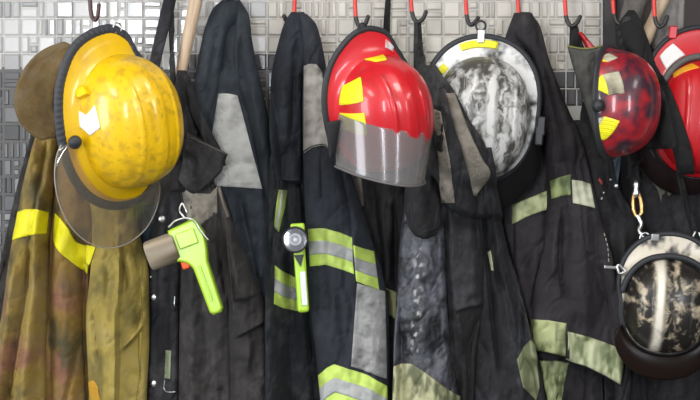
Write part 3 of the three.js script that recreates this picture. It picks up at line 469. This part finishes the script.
// wooden handles
function handle(label, a, b, r) {
  const t = thing('tool_handle', label, 'tool handle'), A = PX(...a), B = PX(...b), L = A.distanceTo(B);
  const pts = []; for (let i = 0; i <= 20; i++) { const v = i / 20; pts.push(new THREE.Vector2(r * (1 + .10 * Math.cos(v * 7) - .06 * v), (v - .5) * L)); }
  pts.unshift(new THREE.Vector2(0, -L / 2 - .006)); pts.push(new THREE.Vector2(r * .7, L / 2 + .006), new THREE.Vector2(0, L / 2 + .008));
  const g = new THREE.LatheGeometry(pts, 24), P = g.attributes.position, C = [];
  for (let i = 0; i < P.count; i++) { const n = fbm(P.getX(i) * 300, P.getY(i) * 12, P.getZ(i) * 300, 3); C.push(...mix([.56, .43, .30], [.36, .25, .16], clamp(.35 + n))); }
  g.setAttribute('color', new THREE.Float32BufferAttribute(C, 3));
  const m = part('shaft', g, M('wood', { vertexColors: true, roughness: .55 }), t); m.position.copy(A).lerp(B, .5); m.quaternion.setFromUnitVectors(new THREE.Vector3(0, 1, 0), A.clone().sub(B).normalize()); lift(t);
}

// ───────────────────────── helmets ─────────────────────────
// local frame: +z crown, +y rear, x side; sizes in metres
function helmet(o) {
  const t = thing('fire_helmet', o.label, 'helmet'); const s = S(o.at[2]);
  const root = t; root.position.set(WX(o.at[0], o.at[2]), WY(o.at[1], o.at[2]), o.at[2]); root.rotation.set(...o.rot.map(d => d * Math.PI / 180), 'YXZ');
  const rx = o.rx * s, ry = o.ry * s, h = o.h * s, ry2 = (o.ryf ?? o.ry) * s;
  const base = phi => { const c = Math.cos(phi), n = Math.sin(phi), e = 2.25, R = Math.pow(Math.pow(Math.abs(c), e) + Math.pow(Math.abs(n), e), -1 / e); return [rx * c * R, (n > 0 ? ry : ry2) * n * R]; };
  const NP = o.np ?? 2.35;
  const comb = (x, y) => { let q = 0; for (const [x0, w, a] of o.ridges || []) q += a * Math.exp(-(((x / rx - x0) / w) ** 4)); return q; };
  const dome = (tt, phi, inn = 0) => { const [bx, by] = base(phi), rho = Math.pow(Math.sin(tt * Math.PI / 2), 2 / NP), z = h * Math.pow(Math.max(0, Math.cos(tt * Math.PI / 2)), 2 / NP); const k = 1 - inn / rx; const x = bx * rho, y = by * rho; return [x * k, y * k, z * k + (inn ? 0 : comb(x, y) * Math.sqrt(Math.max(0, 1 - tt * tt)))]; };
  const domeXY = (a, b, off = 0) => { const tt = Math.min(.995, Math.hypot(a, b)), phi = Math.atan2(b, a); const p = new THREE.Vector3(...dome(tt, phi)); const n = new THREE.Vector3(p.x / rx / rx, p.y / ry / ry, p.z / h / h).normalize(); return p.addScaledVector(n, off); };
  const bC = o.brimC && curve([...o.brimC.map(([d, w]) => [d - 360, w]), ...o.brimC, ...o.brimC.map(([d, w]) => [d + 360, w])].filter((q, i, a) => !i || q[0] > a[i - 1][0]));
  const brimW = phi => { if (bC) return s * bC(((phi * 180 / Math.PI) % 360 + 360) % 360); const n = Math.sin(phi), k = n > 0 ? Math.pow(n, 1.3) : 0, f = n < 0 ? Math.pow(-n, 1.5) : 0; return s * (o.brim[1] + (o.brim[0] - o.brim[1]) * k + (o.brim[2] - o.brim[1]) * f); };
  const brim = (phi, q, lift = 0) => { const [bx, by] = base(phi), l = Math.hypot(bx, by), w = brimW(phi) * q; const nx = bx / rx / rx, ny = by / ry / ry, nl = Math.hypot(nx, ny); return [bx + nx / nl * w, by + ny / nl * w, -(o.droop ?? .25) * w + .012 * (1 - q) ** 3 + lift]; };
  const N = 150;
  // shell: outside and inside
  part('shell', gridGeo(N, 110, (u, v) => { const ph = u * 2 * Math.PI; let p; if (v < .72) p = dome(Math.pow(v / .72, .8), ph); else if (v < .76) { const k = (v - .72) / .04, [bx, by] = base(ph); p = [bx * (1 - .03 * k), by * (1 - .03 * k), -.008 * k]; } else p = dome(1 - (v - .76) / .24, ph, .005); return { p, c: o.col(p[0] / rx, p[1] / ry, p[2] / h, o.shellCol) }; }), o.mat || SHELL, root);
  // brim with thickness
  part('brim', gridGeo(240, 24, (u, v) => { const ph = u * 2 * Math.PI; const q = v < .5 ? v * 2 : 2 - v * 2; const p = brim(ph, q, v < .5 ? .003 : -.003); return { p, c: (o.brimColF || o.col)(p[0] / rx, p[1] / ry, 0, o.brimCol) }; }), o.mat || SHELL, root);
  // edge trim: a rounded band lying round the brim edge
  const tw = o.trimW * s;
  part('edge_trim', gridGeo(N * 2, 10, (u, v) => { const ph = u * 2 * Math.PI, bw = brimW(ph), a = v * 2 * Math.PI, q0 = Math.max(0, bw - tw), qc = (q0 + bw + .003) / 2, hw = (bw + .003 - q0) / 2; const q = (qc + Math.cos(a) * hw) / bw, rib = o.ribs ? .0012 * Math.sin(u * 560) : 0; const p = brim(ph, q); p[2] += Math.sin(a) * ((o.trimH ?? .0065) + rib); return { p }; }), o.trimMat || RUB, root);
  // reflective markers etc. on the dome, quads in (a, b) disc coordinates
  const quad = (name, q, off, col, mat, label) => { const [A, B, C, D] = q; const f = of => (u, v) => { const a = lerp(lerp(A[0], B[0], u), lerp(D[0], C[0], u), v), b = lerp(lerp(A[1], B[1], u), lerp(D[1], C[1], u), v); const p = domeXY(a, b, of); return { p: [p.x, p.y, p.z], c: col(a * 40, b * 40) }; }; return part(name, gridGeo(10, 10, f(off), f(-.001)), mat, root, label); };
  for (const m of o.markers || []) quad(m.name || 'reflective_marker', m.q, m.off || .002, m.col, m.mat || REFL, m.label);
  // pieces lying on the brim: [phi0, phi1, q0, q1] in degrees
  for (const m of o.brimPieces || []) { const f = of => (u, v) => { const ph = lerp(m.a[0], m.a[1], u) * Math.PI / 180, q = lerp(lerp(m.a[2], m.a[3], v), lerp(m.a[2] , m.a[3], v) , u); const k = m.taper ? lerp(1, m.taper, v) : 1, mid = (m.a[0] + m.a[1]) / 2 * Math.PI / 180; const p = brim(mid + (ph - mid) * k, q, of); return { p, c: m.col(p[0] * 400, p[1] * 400) }; }; part(m.name, gridGeo(14, 8, f(m.h || .006), f(.001)), m.mat || REFL, root, m.label); }
  if (o.gasket) part('gasket', gridGeo(N, 10, (u, v) => { const ph = lerp(o.gasket[0], o.gasket[1], u) * Math.PI / 180, a = v * 2 * Math.PI, p = brim(ph, .25 + .25 * Math.cos(a)); const d = dome(.97, ph); const w = o.gasket[2] * s; const [bx, by] = base(ph), l = Math.hypot(bx, by); const e = Math.sin(Math.PI * u) ** .25; p[0] = bx + bx / l * (w * .5 * (1 + Math.cos(a))); p[1] = by + by / l * (w * .5 * (1 + Math.cos(a))); p[2] = .016 + .007 * Math.sin(a) + .006 * Math.cos(a); return { p }; }), RUB, root);
  o.extra?.({ root, rx, ry, h, s, base, brim, brimW, dome, domeXY, part: (n, g, m, l) => part(n, g, m, root, l) });
  lift(root);
  return root;
}
const scuff = (base, dk, amt, sd, sc = 2.6) => (x, y, z) => { const n = fbm(x * sc + sd, y * sc, z * sc + sd, 5), m = fbm(x * 9 + sd, y * 9, z * 9, 4), f = fbm(x * 22, y * 22 + sd, z * 22, 2); return mix(base, dk, clamp((n + m * .9 + f * .35 - .08) * amt)); };
// skirt-like visor below the front brim
const VIS = (key, c, tr, ro) => M(key, { specularIntensity: c[0] < .1 ? .35 : 1, phys: true, color: new THREE.Color(...c), transmission: tr, thickness: 0, roughness: ro, ior: 1.45 });
function skirtVisor(e, p0, p1, drop, len, mat, z0 = .012, flare = 1) {
  const f = o => (u, v) => { const ph = lerp(p0, p1, u) * Math.PI / 180, w = e.brimW(ph) * .45, L = len(u) * v; const [bx, by] = e.base(ph), l = Math.hypot(bx, by); const d = w + .004 + L * flare + o; return { p: [bx + bx / l * d, by + by / l * d, z0 + drop * v - .02 * v * v + o] }; };
  return e.part('visor', gridGeo(60, 18, f(0), f(-.0022)), mat);
}
function knob(e, x, y, z, r = .014) {
  const g = new THREE.LatheGeometry([[0, .016], [.006, .016], [.007, .012], [r * .8, .012], [r, .008], [r, -.004], [0, -.004]].map(q => new THREE.Vector2(...q)), 24); g.rotateX(Math.PI / 2); g.rotateY(-.7); g.translate(x, y, z); e.part('pivot_knob', g, RUB);
}
// 1. yellow
const yellowHelmet = () => helmet({
  label: 'bright yellow scuffed fire helmet with clear smoky visor and white chevron', np: 2.5, at: [120, 121, .285], rot: [6, 44, 13], rx: 51, ry: 67, ryf: 67, h: 70, brim: [28, 23, 23], brimC: [[0, 4], [38, 3], [58, 7], [74, 22], [90, 29], [112, 29], [140, 25], [180, 22], [225, 22], [275, 22], [315, 8]], droop: .12, trimW: 8.5, ribs: true, trimMat: M('trimgrey', { color: new THREE.Color(.035, .038, .046), roughness: .55 }),
  ridges: [[0, .12, .004], [.42, .05, .0035], [-.42, .05, .003]],
  col: (x, y, z) => { const n = scuff([.80, .50, .0], [.28, .15, .012], 1, 4)(x, y, z), n2 = clamp((fbm(x * 12, y * 20, z * 12 + 3, 4) + .35 * fbm(x * 3, y * 3, z * 3, 2) - .1) * 4) * .68; return mix([.76, .45, .0], mix(n, [.22, .13, .02], n2), .55 * sstep(-1.2, .6, z)); },
  brimColF: (x, y) => mix([.78, .48, .0], [.4, .24, .02], clamp(fbm(x * 3, y * 3, 8, 4) * 1.2) * .5),
  markers: [{ name: 'chevron_sticker', q: [[-.985, .34], [-.87, .22], [-.87, -.04], [-.985, .08]], col: () => [.75, .75, .75], mat: WHITEM, label: 'white chevron sticker' }, { name: 'chevron_sticker', q: [[-.87, .22], [-.73, .32], [-.73, .06], [-.87, -.04]], col: () => [.75, .75, .75], mat: WHITEM, label: 'white chevron sticker' }, { name: 'clip_block', q: [[-.86, .56], [-.74, .58], [-.74, .46], [-.86, .44]], off: .012, col: () => [.86, .56, .0], mat: SHELL }],
  extra(e) {
    // neck curtain of khaki canvas
    const f = o => (u, v) => { const ph = (118 + 64 * u) * Math.PI / 180, [bx, by, bz] = e.brim(ph, .8), l = Math.hypot(bx, by); const w = (v * 44) * e.s * Math.sin(Math.PI * clamp(u * .86 + .07)) ** .6; return { p: [bx + bx / l * w, by + by / l * w * .45, -.012 + o - .35 * w + .004 * fbm(u * 6, v * 5, 3) + .004 * Math.sin(u * 9 + v * 3)], c: fabc([.20, .125, .035], { sd: 130, amt: .5 })(u * 80, v * 50) }; };
    e.part('neck_curtain', gridGeo(40, 24, f(.003), f(-.004)), FAB, 'stained khaki neck curtain');
    skirtVisor(e, 186, 306, .0, u => e.s * (10 + 40 * Math.sin(Math.PI * clamp(u)) ** .8), VIS('visy', [.84, .80, .72], .95, .05), .02);
    { const L = u => e.s * (10 + 40 * Math.sin(Math.PI * u) ** .8), pts = []; for (let i = 0; i <= 40; i++) { const u = i / 40, ph = lerp(186, 306, u) * Math.PI / 180, w = e.brimW(ph) * .45 + .004 + L(u), [bx, by] = e.base(ph), l = Math.hypot(bx, by); pts.push([bx + bx / l * w, by + by / l * w, 0]); } e.part('visor_edge', tube(pts, .0016, 80, 6), M('visedgey', { color: new THREE.Color(.3, .28, .24), roughness: .3 })); }
    const [bx, by] = e.base(Math.PI * 1.02); knob(e, bx * 1.2, by - .01, .02, .0155);
    const c = e.brim(82 * Math.PI / 180, .9); e.part('hanging_ring', new THREE.TorusGeometry(.012, .0022, 8, 24).translate(c[0] * 1.0, c[1] + .004, c[2] + .004), STEEL);
  },
});
// 2. bright red
const YM = grime([.80, .74, .01], .12, [.3, .25, .03], 6, 2);
const redHelmet = () => helmet({
  label: 'bright red fire helmet with yellow trapezoid markers and scratched clear visor', at: [378, 112, .355], rot: [12, 30, 13], rx: 47, ry: 58, ryf: 58, h: 66, brim: [27, 13, 6], brimC: [[0, 3], [42, 3], [60, 9], [78, 24], [95, 29], [120, 23], [150, 17], [180, 13], [230, 8], [280, 6]], droop: .08, trimW: 5,
  ridges: [[0, .16, .005], [.38, .05, .003], [-.36, .05, .003]],
  col: (x, y, z) => scuff([.52, .006, .013], [.20, .016, .015], .6, 9)(x, y, z), brimColF: (x, y) => scuff([.58, .006, .015], [.4, .03, .03], .35, 2)(x, y, 0),
  markers: [{ q: [[-.84, .56], [-.50, .62], [-.56, .30], [-.92, .28]], col: YM }, { q: [[-.94, .16], [-.58, .17], [-.58, -.10], [-.93, -.10]], col: YM }, { q: [[-.26, .93], [.16, .95], [.04, .82], [-.16, .82]], col: YM, name: 'reflective_marker' }],
  brimPieces: [{ name: 'worn_sticker', a: [66, 76, .30, .66], col: grime([.6, .6, .6], .4, [.5, .05, .05], 3, 1), mat: SHELLD, label: 'worn grey sticker' }],
  extra(e) {
    const R = e.rx * 1.06, f = o => (u, v) => { const a = lerp(-86, 84, u) * Math.PI / 180; const y = lerp(-.028, -.152, v), k = 1 - .10 * v; const X = (R + o) * Math.sin(a) * k, Y = y - .012 * Math.cos(a) + .02, Z = (e.h * .99 + o) * Math.cos(a) * (.93 + .10 * v) + .012, w = -.27; return { p: [X * Math.cos(w) - Y * Math.sin(w), X * Math.sin(w) + Y * Math.cos(w), Z] }; };
    e.part('visor', gridGeo(60, 20, f(.002), f(0)), VIS('visr', [.66, .64, .64], .85, .16), 'scratched clear visor');
    const k = f(.004); const pts = []; for (let i = 0; i <= 30; i++) pts.push(k(i / 30, 1).p); e.part('visor_edge', tube(pts, .0022, 60, 6), M('visedge', { color: new THREE.Color(.12, .11, .11), roughness: .4 }));
    const c = e.brim(96 * Math.PI / 180, .95); e.part('hanging_ring', new THREE.TorusGeometry(.011, .0024, 8, 24).translate(c[0], c[1] + .004, c[2] + .003), RUB);
    const g = f2 => (u, v) => { const x = lerp(-.155, -.085, u) , y = lerp(.01, -.075 + .06 * (u), v); return { p: [x, y, .02 + f2 + .01 * Math.sin(u * 4 + v * 2)] }; };
    e.part('neck_curtain', gridGeo(14, 14, g(.004), g(-.004)), M('blackcloth', { color: new THREE.Color(.012, .012, .014), roughness: .85 }), 'black neck curtain corner');
  },
});
// 3. white sooty
const whiteHelmet = () => helmet({
  label: 'white fire helmet smeared with black soot, yellow tag on its brim', at: [481, 115, .165], rot: [4, 3, -3], rx: 48, ry: 58, ryf: 62, h: 42, brim: [22, 11, 6], droop: .1, trimW: 4.5, mat: SHELLD,
  ridges: [[.08, .13, .010], [-.5, .05, .003], [.62, .05, .003]],
  col: (x, y, z) => { const r = Math.hypot(x, y), wx = x + .22 * fbm(x * 4, y * 4, 31, 3), wy = y + .22 * fbm(x * 4, y * 4, 37, 3), n = .8 * fbm(wx * 3, wy * 2.2, 5, 5) + .9 * fbm(wx * 11, wy * 5, 3, 4) + .8 * fbm(wx * 30, wy * 16, 1, 3), rid = Math.exp(-(((x - .10) / .11) ** 2)), crease = Math.exp(-(((x + .10) / .06) ** 2)) + .7 * Math.exp(-(((x - .28) / .05) ** 2)); return mix([.60, .60, .58], [.06, .055, .048], clamp(.38 + n * 1.3 - rid * .8 + crease * .35 + (y > .35 ? .15 : 0) + (r > .88 ? .2 : 0))); },
  brimColF: (x, y) => mix([.70, .70, .68], [.05, .05, .048], clamp(.2 + 1.1 * fbm(x * 4, y * 4, 12, 5) + 1.0 * fbm(x * 12, y * 12, 2, 4))),
  brimPieces: [{ name: 'brim_tag', a: [79, 113, .42, .76], col: YM, label: 'yellow reflective tag' }, { name: 'brim_tag', a: [134, 142, .1, .5], col: YM, label: 'yellow reflective tag' }],
  extra(e) {
    const c = e.brim(90 * Math.PI / 180, .95); e.part('hanging_clip', new RoundedBoxGeometry(.018, .034, .012, 2, .003).translate(c[0] - .012, c[1] - .002, c[2] + .006), STEEL); e.part('hanging_ring', new THREE.TorusGeometry(.012, .0028, 8, 24).translate(c[0] - .014, c[1] + .024, c[2] + .004), RUB);
    skirtVisor(e, 238, 348, -.02, u => e.s * (6 + 26 * Math.sin(Math.PI * clamp(u)) ** .7), VIS('visw', [.012, .012, .013], .2, .3), .01);
    for (const [a, b] of [[-6, -13], [-14, 6]]) { const q = e.brim(a * Math.PI / 180, 1.0); e.part('visor_bracket', new RoundedBoxGeometry(.022, .05, .02, 2, .005).translate(q[0] + .004, q[1], q[2] + .01), M('bracket', { color: new THREE.Color(.04, .04, .042), roughness: .35, metalness: .6 })); }
  },
});
// 4. dark red with grey neck cloth
const darkRedHelmet = () => helmet({
  label: 'dark red burgundy helmet with chequered reflective markers, grey neck cloth beside', at: [609, 103, .255], rot: [0, 62, -3], rx: 44, ry: 53, ryf: 54, h: 50, brim: [4, 3, 3], droop: .1, trimW: 3, trimH: .0045,
  ridges: [],
  col: (x, y, z) => { const n = fbm(x * 2, y * 2, z * 2 + 4, 5) + .5 * fbm(x * 7, y * 7, z * 7, 4), cen = Math.exp(-((x + .32) ** 2 / .22 + (y - .05) ** 2 / .3)); return mix([.46, .008, .016], [.040, .010, .022], clamp(.25 + cen * 1.1 + n * 1.6)); },
  markers: [[.80, .60], [.40, .04], [-.30, -.70]].flatMap(([b0, b1], i) => { const w = i ? 1 : .8, q = [-.97 * w, -.86 * w, -.66 * w], A = i === 2 ? grime([.5, .48, .38], .4, [.1, .08, .04], 5, 3) : YM, B = i === 2 ? YM : grime([.45, .42, .3], .5, [.08, .06, .03], 5, 8); return [{ q: [[q[0], b0 - .1], [q[1], b0], [q[1], b1], [q[0], b1 + .1]], col: A }, { q: [[q[1], b0], [q[2], b0 - .02], [q[2], b1 + .02], [q[1], b1]], col: B }]; }),
  extra(e) {
    const c = e.base(Math.PI * 1.0); knob(e, c[0] - .012, -.02, .012, .0145);
  },
});
function neckCloth() { // its neck cloth and strap hang from the hook beside it
  const t = thing('neck_cloth', 'grey neck cloth with olive piping hanging left of the dark red helmet', 'cloth');
  const c = cloth('cloth', t, { zb: .15, b: .02, L: [[45, 567], [60, 571], [90, 580], [120, 590], [146, 598]], R: [[45, 606], [60, 603], [90, 603], [120, 603], [146, 602]], rt: 5, sd: 120, T: [[0, 46], [.4, 49], [1, 44]] }, fabc([.125, .125, .115], { sd: 120, amt: .4, light: [.2, .2, .19] }));
  part('piping', tube([[567.5, 46], [580, 48.5], [592, 48.5], [605, 45]].map(([x, y]) => c.at(x, y, .004)), .0022, 30, 6), M('olive', { color: new THREE.Color(.2, .2, .05), roughness: .7 }), t);
  cloth('strap', t, { zb: .195, b: .008, p: 4, L: [[44, 603], [60, 601], [80, 598], [104, 594], [130, 595], [158, 597]], R: [[44, 613], [60, 609], [80, 605], [104, 602], [130, 602], [158, 604]], sd: 121, wr: .001 }, fabc(BLK, { sd: 121 }), FAB, 'black rubber strap');
  cloth('loop', t, { zb: .128, b: .008, L: [[24, 570], [50, 569]], R: [[24, 577], [50, 585]], rt: 5, sd: 122 }, fabc(BLK, { sd: 122 }));
  cloth('inner_liner', t, { zb: .14, b: .008, L: [[32, 578], [56, 590]], R: [[32, 582], [56, 603]], sd: 123 }, fabc([.6, .012, .018], { sd: 123, amt: .15 }), SHELL, 'red liner edge');
  settle(t);
}
// 5. red at right
const rightHelmet = () => helmet({
  label: 'red fire helmet with white and orange brim stickers, cut off at right', at: [699, 117, .10], rot: [2, 3, -4], rx: 44, ry: 56, ryf: 56, h: 36, brim: [34, 14, 8], droop: .06, trimW: 4,
  ridges: [[-.15, .05, .003], [.15, .05, .003], [-.5, .05, .003]],
  col: (x, y, z) => scuff([.55, .006, .012], [.3, .02, .018], .3, 19)(x, y, z), brimColF: (x, y) => scuff([.55, .006, .014], [.3, .02, .02], .4, 22)(x, y, 0),
  markers: [{ name: 'orange_sticker', q: [[-.66, .62], [-.30, .74], [-.18, .60], [-.60, .5]], col: () => [.8, .36, .01], mat: SHELL, label: 'orange sticker' }, { name: 'orange_sticker', q: [[-.06, .86], [.34, .74], [.38, .6], [.1, .68]], col: () => [.8, .36, .01], mat: SHELL, label: 'orange sticker' }],
  brimPieces: [{ name: 'white_sticker', a: [113, 137, .24, .74], taper: .62, col: () => [.78, .76, .74], mat: M('wst', { vertexColors: true, roughness: .4 }), label: 'white trapezoid sticker' }],
  extra(e) {
    const pts = []; for (let i = 0; i <= 40; i++) { const ph = lerp(12, 172, i / 40) * Math.PI / 180; pts.push(new THREE.Vector3(...e.dome(.985, ph)).add(new THREE.Vector3(0, 0, .012)).multiply(new THREE.Vector3(1.06, 1.06, 1))); }
    e.part('visor_gasket', tube(pts, .009, 80, 10), M('gaskgrey', { color: new THREE.Color(.10, .095, .09), roughness: .6 }), 'grey ribbed gasket');
    skirtVisor(e, 185, 300, -.02, u => e.s * (6 + 14 * Math.sin(Math.PI * clamp(u)) ** .7), VIS('visr2', [.02, .012, .012], .2, .3), .01);
    const c = e.brim(112 * Math.PI / 180, .9); e.part('hanging_clip', new RoundedBoxGeometry(.02, .032, .012, 2, .003).translate(c[0] - .012, c[1] + .006, c[2] + .006), M('redclip', { color: new THREE.Color(.55, .01, .02), roughness: .35 }));
  },
});
// 6. sooty, lower right
const sootyHelmet = () => helmet({
  label: 'blackened soot-stained helmet with white comb and cream brim, hanging low at right', at: [666, 305, .17], rot: [6, -4, -4], rx: 43, ry: 47, ryf: 47, h: 42, brim: [26, 4, 5], droop: .1, trimW: 4, mat: SHELLD,
  ridges: [[-.27, .12, .012], [.5, .05, .003], [-.7, .05, .003]],
  col: (x, y, z) => { const wx = x + .2 * fbm(x * 4, y * 4, 51, 3), wy = y + .2 * fbm(x * 4, y * 4, 57, 3), n = .8 * fbm(wx * 2.4 + 3, wy * 2, 9, 5) + .9 * fbm(wx * 8, wy * 7, 13, 4) + .5 * fbm(wx * 24, wy * 22, 3, 3), rid = Math.exp(-(((x + .27) / .115) ** 4)), cr = Math.exp(-(((x + .48) / .1) ** 2)) + Math.exp(-(((x + .02) / .12) ** 2)); let c = mix([.012, .010, .008], [.50, .42, .29], clamp(.08 + n * 1.7 - cr * .7)); c = mix(c, [.74, .69, .58], rid * clamp(.95 + n * .5)); return x > .72 ? mix(c, [.5, .28, .02], .8 * sstep(.1, -.3, Math.abs(y) - .4)) : c; },
  brimColF: (x, y) => mix([.60, .54, .43], [.035, .032, .03], clamp(.36 + 1.9 * fbm(x * 3 + 5, y * 3, 21, 5) + 1.3 * fbm(x * 10, y * 10, 4, 4))),
  extra(e) {
    const pts = []; for (let i = 0; i <= 40; i++) { const ph = lerp(15, 165, i / 40) * Math.PI / 180; pts.push(new THREE.Vector3(...e.dome(.98, ph)).add(new THREE.Vector3(0, 0, .012)).multiply(new THREE.Vector3(1.07, 1.07, 1))); }
    e.part('visor_gasket', tube(pts, .008, 80, 10), RUB);
    skirtVisor(e, 205, 335, .02, u => e.s * (2 + 22 * Math.sin(Math.PI * clamp(u)) ** .5), VIS('viss', [.014, .008, .006], .2, .3), .015);
    const c = e.brim(104 * Math.PI / 180, .95); e.part('hanging_clip', new RoundedBoxGeometry(.02, .018, .012, 2, .003).translate(c[0], c[1] - .004, c[2] + .006), STEEL);
    e.part('side_buckle', tube([[-.115, .085, .02], [-.13, .095, .022], [-.125, .075, .024], [-.11, .08, .02]], .0035, 30, 8, true), STEEL); e.part('buckle_tab', new RoundedBoxGeometry(.03, .008, .006, 2, .002).translate(-.148, .088, .022), STEEL);
  },
});
// brass and silver snap hook carrying it
function snapHook() {
  const t = thing('snap_hook', 'brass swivel snap hook with silver ring above the soot-stained helmet', 'snap hook');
  const z = .13;
  cloth('webbing', t, { zb: z - .02, b: .006, L: [[160, 631], [186, 633]], R: [[160, 637], [186, 641]], sd: 140 }, fabc(BLK));
  part('swivel', new THREE.LatheGeometry([[0, .022], [.006, .021], [.009, .012], [.007, 0], [.010, -.01], [.009, -.02], [0, -.022]].map(q => new THREE.Vector2(...q)), 20).translate(WX(636, z), WY(189, z), z), STEEL, t);
  part('brass_body', tube([PX(635, 192, z), PX(633, 200, z + .004), PX(634, 212, z + .006), PX(637, 217, z + .006), PX(641, 213, z + .006), PX(641, 202, z + .004), PX(638, 193, z)], .0052, 60, 10, true), BRASS, t, 'brass hook body');
  part('gate', tube([PX(640, 196, z + .004), PX(642, 204, z + .008), PX(642, 213, z + .008)], .004, 20), BRASS, t);
  part('silver_link', tube([PX(638, 216, z + .008), PX(641, 224, z + .014), PX(639, 230, z + .02), PX(643, 236, z + .03), PX(644, 240, z + .034)], .006, 40), STEEL, t);
  part('ring', new THREE.TorusGeometry(.0125, .0025, 10, 28).translate(WX(645, z + .04), WY(238, z + .04), z + .04), STEEL, t);
  settle(t);
}
// ───────────────────────── angle flashlights ─────────────────────────
const LIM = M('limep', { color: new THREE.Color(.40, .64, .03), roughness: .38, phys: true, clearcoat: .4, clearcoatRoughness: .2 });
function flashlightSide() {
  const t = thing('angle_flashlight', 'lime right-angle flashlight with dirty beige lens barrel, clipped to charcoal coat', 'flashlight');
  const z = .24, s = S(z); t.position.copy(PX(188.5, 240, z)); // body runs down to the right
  t.scale.setScalar(1.08); t.rotation.z = 20 * Math.PI / 180;
  const sh = new THREE.Shape(); sh.moveTo(-.030, .030); sh.lineTo(.026, .036); sh.lineTo(.034, .006); sh.quadraticCurveTo(.030, -.03, .020, -.058); sh.lineTo(.0155, -.168); sh.quadraticCurveTo(.006, -.176, -.003, -.168); sh.lineTo(-.004, -.066); sh.quadraticCurveTo(-.010, -.042, -.032, -.034); sh.closePath();
  const e = new THREE.ExtrudeGeometry(sh, { depth: .03, bevelEnabled: true, bevelThickness: .008, bevelSize: .006, bevelSegments: 4, curveSegments: 10 }); e.translate(0, 0, -.012); part('body', e, LIM, t);
  part('side_panel', new RoundedBoxGeometry(.046, .036, .006, 3, .003).translate(.0, .004, .028), LIM, t);
  part('handle_rib', new RoundedBoxGeometry(.006, .085, .006, 2, .002).translate(.006, -.105, .026), LIM, t);
  const lb = new THREE.LatheGeometry([[0, 0], [.033, 0], [.034, .004], [.034, .066], [.031, .07], [.028, .07], [.027, .06], [0, .058]].map(q => new THREE.Vector2(...q)), 40), P = lb.attributes.position, C = [];
  for (let i = 0; i < P.count; i++) C.push(...mix([.36, .30, .22], [.12, .09, .06], clamp(.3 + 1.6 * fbm(P.getX(i) * 50, P.getY(i) * 50, P.getZ(i) * 50, 4)))); lb.setAttribute('color', new THREE.Float32BufferAttribute(C, 3));
  lb.rotateZ(Math.PI / 2); lb.translate(-.028, -.004, .006); part('lens_barrel', lb, M('barrel', { vertexColors: true, roughness: .5 }), t, 'dirty beige lens barrel');
  part('switch', new RoundedBoxGeometry(.018, .02, .014, 3, .004).translate(-.024, -.05, .012), M('orange', { color: new THREE.Color(.75, .08, .005), roughness: .45 }), t, 'orange switch');
  part('clip', tube([[-.028, .042, .03], [-.01, .05, .034], [.014, .048, .034], [.03, .036, .03], [.036, .01, .03], [.044, -.014, .028]], .0022, 40, 6), STEEL, t, 'wire clip');
  part('clip', tube([[.012, .05, .03], [.006, .07, .02], [.016, .082, .012], [.02, .06, .02]], .0022, 40, 6), STEEL, t, 'wire clip');
  part('tail_cap', new RoundedBoxGeometry(.024, .014, .034, 3, .004).translate(.006, -.171, .003), LIM, t);
  lift(t);
}
function flashlightFront() {
  const t = thing('angle_flashlight', 'lime flashlight with round silver lens facing out, clipped between navy coats', 'flashlight');
  const z = .16; t.position.copy(PX(300, 270, z)); t.rotation.z = 4 * Math.PI / 180;
  const bl = M('blackplastic', { color: new THREE.Color(.012, .012, .014), roughness: .45 });
  part('body', new RoundedBoxGeometry(.029, .17, .034, 4, .008).translate(.002, -.02, 0), LIM, t);
  part('label_strip', new RoundedBoxGeometry(.014, .084, .004, 2, .0015).translate(.007, -.045, .0185), M('lstrip', { color: new THREE.Color(.66, .67, .68), roughness: .3 }), t, 'silver label strip');
  const tri = new THREE.Shape(); tri.moveTo(-.011, .034); tri.lineTo(.012, .034); tri.lineTo(.003, .006); tri.closePath();
  part('switch_guard', new THREE.ExtrudeGeometry(tri, { depth: .005, bevelEnabled: true, bevelSize: .001, bevelThickness: .001, bevelSegments: 2 }).translate(0, .004, .0165), bl, t);
  const hd = new THREE.LatheGeometry([[0, -.02], [.026, -.018], [.031, -.006], [.033, .012], [.033, .024], [.029, .026], [.028, .02]].map(q => new THREE.Vector2(...q)), 40).rotateX(Math.PI / 2).translate(-.006, .077, .012); part('head', hd, bl, t, 'black bezel');
  part('reflector', new THREE.LatheGeometry([[.005, -.004], [.012, .004], [.02, .012], [.028, .022]].map(q => new THREE.Vector2(...q)), 40).rotateX(Math.PI / 2).translate(-.006, .077, .012), M('reflector', { color: new THREE.Color(.72, .72, .74), metalness: 1, roughness: .12 }), t);
  part('bulb', new THREE.SphereGeometry(.006, 16, 12).translate(-.006, .077, .012), WHITEM, t);
  part('lens', new THREE.CylinderGeometry(.028, .028, .002, 40).rotateX(Math.PI / 2).translate(-.006, .077, .034), VIS('lensg', [.97, .98, 1], .95, .05), t);
  part('top_cap', new RoundedBoxGeometry(.036, .022, .03, 3, .006).translate(.002, .106, .002), LIM, t);
  lift(t);
}
// ───────────────────────── hang everything, back to front ─────────────────────────
canvasJacket();
handle('pale wooden tool handle slanting behind the hook of the red helmet at right', [668, -12, .075], [643, 44, .07], .017);
hook('red rod hook rising beside the black padded strap', 613, 620, 24, 627, 18, .10);
hook('red rod hook with black tip in front of the wooden handle at right', 654, 660, 27, 667, 17, .15);
rightCoat(); patchCoat();
handle('pale wooden tool handle leaning between the yellow helmet and navy coat', [203, -22, .055], [165, 160, .03], .0165);
webbingStrap(); charcoalCoat(); mustardCoat(); yellowHelmet(); flashlightSide();
oliveCoat(); bandCoat(); flashlightFront();
plumCoat(); whiteHelmet(); scuffedCoat(); redHelmet();
rightHelmet(); paddedStrap(); neckCloth(); darkRedHelmet(); snapHook(); sootyHelmet();
renderer.render(scene, camera);
